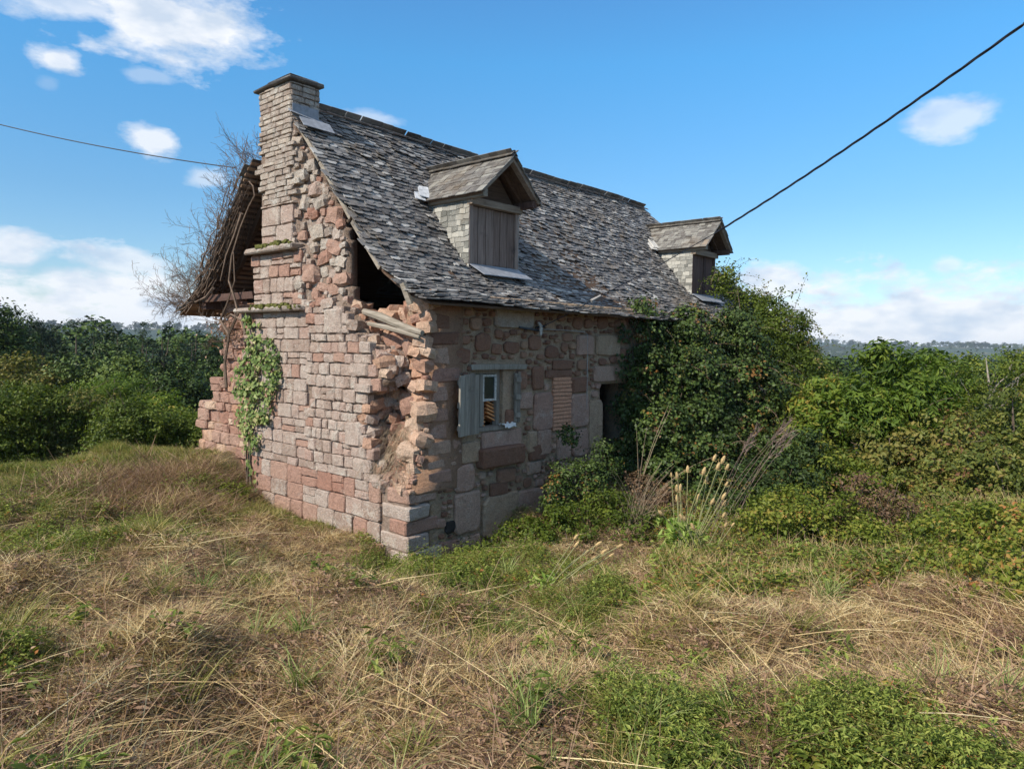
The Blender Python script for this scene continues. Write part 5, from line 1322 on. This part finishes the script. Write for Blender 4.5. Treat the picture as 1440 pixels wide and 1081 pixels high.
rr = np.random.default_rng(5)
stalks('dry_reed', (1000, 9.0), [(1106 + rr.normal(0, 6), 606 + rr.normal(0, 8), 8.7) for _ in range(7)] + [(1060, 607, 8.8), (1064, 610, 8.8), (1057, 612, 8.8)], 'bunch of dry reed stalks with feathery plumes leaning right above the teasels', 'reeds', M_straw_p, r_=.003, seed=3)
stalks('dry_grass_clump', (900, 9.6), [(rr.uniform(860, 960), rr.uniform(650, 730), 9.4) for _ in range(60)], 'arching dry grass blades in front of the dark doorway', 'grass', M_straw, False, .003, 4)
stalks('dead_stalk', (905, 11.3), [(940, 570, 11.2), (943, 575, 11.2), (910, 600, 11.3), (936, 580, 11.2), (895, 605, 11.2), (1010, 640, 11)], 'few tall pale dead stalks standing against the ivy', 'plant', M_straw, False, .006, 6)
# dry grass hanging in the broken corner
o = MB(); rr = np.random.default_rng(9)
for k in range(330):
    y = rr.uniform(.15, .95); z = rr.uniform(1.05, 1.75); p = Vector((rub_front(y, z) - .04, y, z)); d = Vector((-rr.uniform(.1, .3), rr.normal(0, .16), rr.uniform(-.05, .25)))
    o.tube([p, p + d * .5 + Vector((0, 0, .03)), p + d + Vector((-.03, 0, -rr.uniform(.1, .35)))], [.003, .0025, .001], 3, rr.random())
root = empty('wall_grass', (.2, .5, 1.2), 'withered straw coloured grass tuft growing in the collapsed corner of the gable', 'grass'); ob = o.obj('blades', M_straw, root)

# ------------------------------------------------------------------ ground cover (uncountable: instanced tufts)
def proto_blades(name, n_, h, spread, w, lean, mat, seed, curl=.6, flat=0.0):
    rr = np.random.default_rng(seed); V = []; T = []; tn = []
    for k in range(n_):
        a = rr.uniform(0, 6.28); r_ = spread * rr.random() ** .5; base = np.array([math.cos(a) * r_, math.sin(a) * r_, -.02]); da = rr.uniform(0, 6.28); ln = h * rr.uniform(.5, 1.2); le = rr.uniform(.2, 1) * lean
        d = np.array([math.cos(da) * le, math.sin(da) * le, 1.0 - flat]); d /= np.linalg.norm(d); sdv = np.cross(d, rr.normal(size=3)); sdv /= np.linalg.norm(sdv) + 1e-9; i0 = len(V); p = base.copy(); tt = rr.random()
        for i in range(4):
            ww = w * (1 - i / 3.3) * .5; V += [p - sdv * ww, p + sdv * ww]; tn += [tt, tt]; p = p + d * ln / 3; d = d + np.array([math.cos(da), math.sin(da), -.5]) * curl * rr.uniform(.3, .8) * .5; d /= np.linalg.norm(d); 
            if p[2] < -.005: p[2] = rr.uniform(0, .02)
        for i in range(3):
            b_ = i0 + i * 2; T += [(b_, b_ + 1, b_ + 3, b_ + 2)]
    return bpy.data.objects.new(name, np_mesh(name, np.array(V), np.array(T), mat, tn))
def proto_weed(name, n_, h, spread, leaf, mat, seed, aspect=.42, stems=6):
    rr = np.random.default_rng(seed); P_ = []; N_ = []
    for k in range(stems):
        a = rr.uniform(0, 6.28); b0 = np.array([math.cos(a), math.sin(a), 0]) * spread * rr.random() ** .5; le = rr.normal(0, .25, 2); hh = h * rr.uniform(.5, 1.1)
        for q in range(n_ // stems):
            f = rr.uniform(.1, 1); c_ = b0 + np.array([le[0] * f * hh, le[1] * f * hh, f * hh]); aa = rr.uniform(0, 6.28); c_ = c_ + np.array([math.cos(aa), math.sin(aa), 0]) * leaf * .55
            P_.append(c_); N_.append([math.cos(aa) * .5 + rr.normal(0, .25), math.sin(aa) * .5 + rr.normal(0, .25), 1])
    V, T, t = leaf_mesh('x', np.array(P_), np.array(N_, float), rr.uniform(.6, 1.3, len(P_)) * leaf, mat, rr, aspect, droop=0)
    return bpy.data.objects.new(name, np_mesh(name, V, T, mat, t))
def scatter(name, protos, X, Y, scl, label_kind='stuff', zoff=0.0, seed=0, tilt=.15, idx=None):
    rr = np.random.default_rng(seed); n_ = len(X); Z = gz(X, Y) + zoff
    coll = bpy.data.collections.new(name + '_source')
    for i, o in enumerate(protos): o.name = '%s_tuft_%02d' % (name, i); coll.objects.link(o)
    me = bpy.data.meshes.new(name); me.vertices.add(n_); me.vertices.foreach_set('co', np.stack([X, Y, Z], 1).astype(np.float32).ravel())
    rot = np.stack([rr.normal(0, tilt, n_), rr.normal(0, tilt, n_), rr.uniform(0, 6.28, n_)], 1).astype(np.float32)
    me.attributes.new('rot', 'FLOAT_VECTOR', 'POINT').data.foreach_set('vector', rot.ravel())
    me.attributes.new('scl', 'FLOAT', 'POINT').data.foreach_set('value', (scl * rr.uniform(.65, 1.3, n_)).astype(np.float32))
    me.attributes.new('idx', 'INT', 'POINT').data.foreach_set('value', rr.integers(0, len(protos), n_).astype(np.int32))
    o = bpy.data.objects.new(name, me); COL.objects.link(o); o['kind'] = 'stuff'
    ng = bpy.data.node_groups.new(name + '_nodes', 'GeometryNodeTree'); ng.interface.new_socket('Geometry', in_out='INPUT', socket_type='NodeSocketGeometry'); ng.interface.new_socket('Geometry', in_out='OUTPUT', socket_type='NodeSocketGeometry')
    gi = ng.nodes.new('NodeGroupInput'); go = ng.nodes.new('NodeGroupOutput'); ci = ng.nodes.new('GeometryNodeCollectionInfo'); ci.inputs['Collection'].default_value = coll; ci.inputs['Separate Children'].default_value = True; ci.inputs['Reset Children'].default_value = True
    ip = ng.nodes.new('GeometryNodeInstanceOnPoints'); ip.inputs['Pick Instance'].default_value = True
    def na(nm, ty):
        q = ng.nodes.new('GeometryNodeInputNamedAttribute'); q.data_type = ty; q.inputs['Name'].default_value = nm; return q.outputs['Attribute']
    L = ng.links.new; L(gi.outputs[0], ip.inputs['Points']); L(ci.outputs[0], ip.inputs['Instance']); L(na('idx', 'INT'), ip.inputs['Instance Index']); L(na('rot', 'FLOAT_VECTOR'), ip.inputs['Rotation']); L(na('scl', 'FLOAT'), ip.inputs['Scale']); L(ip.outputs[0], go.inputs[0])
    md = o.modifiers.new('scatter', 'NODES'); md.node_group = ng; return o

# sample ground points in front of the camera, denser near
rng = np.random.default_rng(31)
def sample(n_, dmin, dmax, pxa=-150, pxb=1590, power=1.35):
    d = dmin + (dmax - dmin) * rng.random(n_) ** power; px = rng.uniform(pxa, pxb, n_)
    x = CAMP[0] + (_f[0] + _r[0] * (px - CXP) / F_PX) * d; y = CAMP[1] + (_f[1] + _r[1] * (px - CXP) / F_PX) * d
    # not inside the house
    ins = (x > -.02) & (y > -.02) & (x < 12) & (y < 5.6)
    return x[~ins], y[~ins], d[~ins]
def gpt(px, py):      # ground point under a pixel
    d = ray(px, py); t = 1.5
    for _ in range(60):
        p = CAMP + d * t; h = p[2] - gz1(p[0], p[1]); 
        if h < .01: break
        t += max(.02, h * .8)
    return p
green_spots = [(1050, 930, 1.5, 1.0), (1380, 1050, 1.3, 1), (800, 1010, 1.2, .9), (980, 1060, 1.2, .7), (450, 1060, .7, .9), (120, 1040, .7, .8), (600, 800, .8, 1.0), (720, 810, .9, 1.0), (860, 830, .9, .8), (980, 800, .7, .7), (300, 930, .4, .7),
               (230, 745, 1.3, .9), (130, 700, 1.5, .8), (60, 665, 2.5, 1.2), (500, 790, .5, .6), (560, 820, .6, .9), (640, 990, .5, .6), (1150, 1000, .9, .8), (1330, 960, .5, .6), (470, 900, .35, .5), (1350, 740, 1.5, .9), (1000, 1000, .8, .8), (1250, 880, .4, .5), (60, 560, 3, .5)]
dry_spots = [(700, 1070, .35, .9), (1180, 950, .4, .8), (930, 960, .35, .7), (820, 940, .3, .6), (1290, 1010, .3, .7), (1060, 1010, .25, .6), (520, 1010, .35, .7), (1400, 980, .3, .5), (200, 850, 1.5, 1.1), (350, 760, 1.3, 1.0), (420, 730, .9, .8), (60, 820, 1.2, .8), (500, 890, 1.2, .8), (640, 930, .8, .8), (1000, 880, .8, .7), (1200, 790, .8, .6), (1150, 900, .7, .6), (600, 1050, .6, .7), (870, 1070, .5, .6), (250, 1050, .35, .8), (1330, 830, .8, .6), (750, 900, .6, .7), (1250, 740, .6, .6), (1100, 1060, .3, .5)]
GS = [(gpt(a, b_)[0], gpt(a, b_)[1], r_ * (.5 if b_ > 880 else 1), w * (.85 if b_ > 880 else 1)) for a, b_, r_, w in green_spots]; DS = [(gpt(a, b_)[0], gpt(a, b_)[1], r_, w) for a, b_, r_, w in dry_spots]
def wsum(x, y, S):
    o = np.zeros_like(x)
    for a, b_, r_, w in S: o += w * np.exp(-((x - a) ** 2 + (y - b_) ** 2) / (2 * (r_ * .7) ** 2))
    return o
_wg = [(rng.uniform(0, 6.28), rng.uniform(0, 6.28), f) for f in (1.4, 1.9, 2.6, 3.4, 4.6, 6.0, 8.0, 11.0) for _ in range(2)]
def gnoise(x, y):
    o = np.zeros_like(x)
    for a, p, f in _wg: o += np.sin(f * (x * math.cos(a) + y * math.sin(a)) + p + .6 * np.sin(1.3 * x + y)) * (1.6 / (1 + f * .25))
    return o / 6.0
def greenness(x, y): return .60 + .46 * wsum(x, y, GS) - .50 * wsum(x, y, DS) + .55 * gnoise(x, y) + .30 * np.sin(7.3 * x + 2.1 * np.sin(5 * y)) * np.sin(6.1 * y + 1.7 * np.sin(4.4 * x))

x, y, d = sample(60000, 1.6, 15); g = greenness(x, y); m = rng.random(len(x)) < np.clip(1.12 - g * .95, .06, 1)
protos = [proto_blades('a', 26, .11, .10, .0045, 1.6, L_straw, 1, 1.3), proto_blades('a', 22, .13, .10, .0045, 1.8, L_straw, 2, 1.4), proto_blades('a', 24, .13, .14, .0045, 3.5, L_straw, 3, .8, .8), proto_blades('a', 12, .20, .06, .004, .8, L_straw, 4, .9), proto_blades('a', 22, .14, .12, .005, 3, L_brown, 24, .8, .8)]
scatter('dry_grass', protos, x[m][:21000], y[m][:21000], np.where(d[m][:21000] < 3.4, .6, 1.0 + .35 * np.sin(4.1 * x[m][:21000]) * np.sin(3.7 * y[m][:21000])), seed=1)
x, y, d = sample(26000, 1.6, 12); g = greenness(x, y); m = g < .75
scatter('hay_litter', [proto_blades('a', 24, .17, .16, .004, 8, L_straw, 5, .25, .95), proto_blades('a', 24, .14, .16, .005, 8, L_brown, 6, .3, .95), proto_weed('a', 26, .05, .14, .035, L_brown, 7, .4)], x[m], y[m], 1.0, zoff=.02, seed=2, tilt=.1)
x, y, d = sample(36000, 1.6, 16); g = greenness(x, y); m = rng.random(len(x)) < np.clip((g - .18) * 1.5, .10, 1)
scatter('green_grass', [proto_blades('a', 26, .10, .09, .005, 1.0, L_grass, 8, .9), proto_blades('a', 18, .15, .06, .006, 1.0, L_grass, 9, 1.1), proto_blades('a', 22, .08, .10, .0045, 1.4, L_grass, 10, .7)], x[m], y[m], 1.0, seed=3)
x, y, d = sample(40000, 1.6, 12); g = greenness(x, y); m = rng.random(len(x)) < np.clip((g - .42) * 1.4, .05, .8)
scatter('leafy_weeds', [proto_weed('a', 78, .12, .09, .022, L_weed, 11, .34, 9), proto_weed('a', 60, .09, .10, .028, L_weed, 12, .4, 8), proto_weed('a', 80, .19, .07, .020, L_weed, 13, .3, 7), proto_weed('a', 36, .07, .10, .030, L_bramble, 14, .6), proto_weed('a', 40, .10, .10, .022, L_olive, 29, .5)], x[m], y[m], np.clip(.45 + .75 * (g[m] - .3) + .35 * np.sin(9 * x[m]) * np.sin(8 * y[m] + x[m]), .35, 1.6), seed=4, tilt=.12)
x, y, d = sample(230, 1.8, 8); scatter('grass_tussocks', [proto_blades('a', 60, .34, .07, .008, .9, L_grass, 22, 1.3), proto_blades('a', 50, .30, .06, .009, .8, L_lime_d, 23, 1.4), proto_weed('a', 46, .26, .10, .07, L_weed, 25, .3)], x, y, 1.0, seed=11)
x, y, d = sample(1500, 1.8, 9); g = greenness(x, y); m = g < .8
scatter('long_straws', [proto_blades('a', 7, .75, .12, .005, 5, L_straw, 26, .35, .7), proto_blades('a', 9, .55, .2, .0045, 4, L_straw, 27, .5, .6), proto_blades('a', 6, .5, .1, .005, 1.2, L_brown, 28, .5)], x[m], y[m], 1.0, zoff=.03, seed=12)
# lawn strip and rough grass farther out
x, y, d = sample(26000, 10, 17, -250, 480, 1.0)
scatter('lawn_grass', [proto_blades('a', 30, .13, .12, .008, .8, L_grass, 15, .7), proto_blades('a', 24, .11, .14, .008, .8, L_weed, 16, .5)], x, y, 1.0, seed=5)
x, y, d = sample(9000, 6.0, 12, 930, 1600, 1.0)
scatter('meadow_weeds', [proto_weed('a', 60, .2, .14, .045, L_bramble, 17, .5), proto_weed('a', 54, .14, .14, .045, L_weed, 18, .45), proto_blades('a', 26, .26, .1, .005, .9, L_straw, 19, .8)], x, y, 1.0, seed=6)
# heap of brown brushwood left of the gable
xb = rng.normal(0, 1, 1300); yb = rng.normal(0, 1, 1300); c_ = gpt(215, 690)
scatter('brushwood', [proto_blades('a', 22, .5, .16, .008, 1.6, L_brown, 20, .8, .4), proto_blades('a', 22, .4, .2, .006, 1.6, L_straw, 21, .8, .4)], c_[0] + xb * .55 - yb * .35, c_[1] + yb * .55 + xb * .5, 1.0, seed=7, tilt=.3)
# far woodland on the slopes and hills
a = rng.uniform(R(-45), R(48), 16000); dd = 110 + 2000 * rng.random(16000) ** 1.8
xw = CAMP[0] + np.cos(AZ + a) * dd; yw = CAMP[1] + np.sin(AZ + a) * dd
kk = (np.sin(xw * .013 + 1.2 * np.sin(yw * .011)) + np.sin(yw * .017 + 2) + .5 * np.sin((xw + yw) * .05) > -.55) | (dd < 160); xw, yw = xw[kk], yw[kk]; dw = dd[kk]
def proto_crown(name, mat, seed, hh):
    rr = np.random.default_rng(seed); bl = [(0, 0, hh * .45, 2.3, 2.3, hh * .42)] + [(rr.normal(0, 1.1), rr.normal(0, 1.1), hh * rr.uniform(.4, .8), 1.3, 1.3, 1.3) for _ in range(4)]
    P_, N_, ct, cc, cs = cloud_pts(bl, 3200, rr, .55, .8, 60); V, T, t = leaf_mesh('x', P_, N_, rr.uniform(.16, .36, 3200), mat, rr, .8, tint=np.clip(.5 + ct, 0, 1)); return bpy.data.objects.new(name, np_mesh(name, V, T, mat, t))
scatter('far_woodland', [proto_crown('a', L_tree, 30, 6.5), proto_crown('a', L_tree, 31, 5.5), proto_crown('a', L_pine, 32, 7.5)], xw, yw, .8 + np.clip(dw / 700, 0, 1.2) * .6, zoff=-.6, seed=8, tilt=.03)

def band(name, a0, a1, d0, d1, n_, seed, mats, top):
    rg = np.random.default_rng(seed); a = rg.uniform(R(a0), R(a1), n_); dd = d0 + (d1 - d0) * rg.random(n_)
    X = CAMP[0] + np.cos(AZ + a) * dd; Y = CAMP[1] + np.sin(AZ + a) * dd; Z = gz(X, Y); want = top(a, dd) + rg.normal(0, .008 * dd, n_)
    scatter(name, [proto_crown('a', m_, seed * 10 + i, 6.5) for i, m_ in enumerate(mats)], X, Y, np.clip((want - Z) / 7.6, .3, 2.2), zoff=-.3, seed=seed, tilt=.04)
band('wood_behind', 8, 48, 44, 110, 900, 41, [L_tree, L_tree, L_pine], lambda a, d: 2.8 + .001 * d)
band('copse_behind', -44, -14, 36, 100, 600, 42, [L_tree, L_tree, L_pine], lambda a, d: 2.4 - .02 * d)

# ------------------------------------------------------------------ thin summer haze over the valley
hz = MB(); hz.box((-3330, -3330, -70), (3330, 3330, 30))
me = bpy.data.meshes.new('haze'); me.from_pydata(hz.v, [], hz.f); hm = bpy.data.materials.new('haze_air'); hm.use_nodes = True; ntz = hm.node_tree; ntz.nodes.clear()
ou = ntz.nodes.new('ShaderNodeOutputMaterial'); pv = ntz.nodes.new('ShaderNodeVolumePrincipled'); pv.inputs['Density'].default_value = .0002; pv.inputs['Color'].default_value = (.78, .87, 1, 1); ntz.links.new(pv.outputs[0], ou.inputs['Volume'])
me.materials.append(hm); hzo = link_mesh('haze', me); hzo['kind'] = 'stuff'

for o in bpy.data.objects:
    if o.name.startswith(('stems', 'shoot_stems')): o['kind'] = 'stuff'
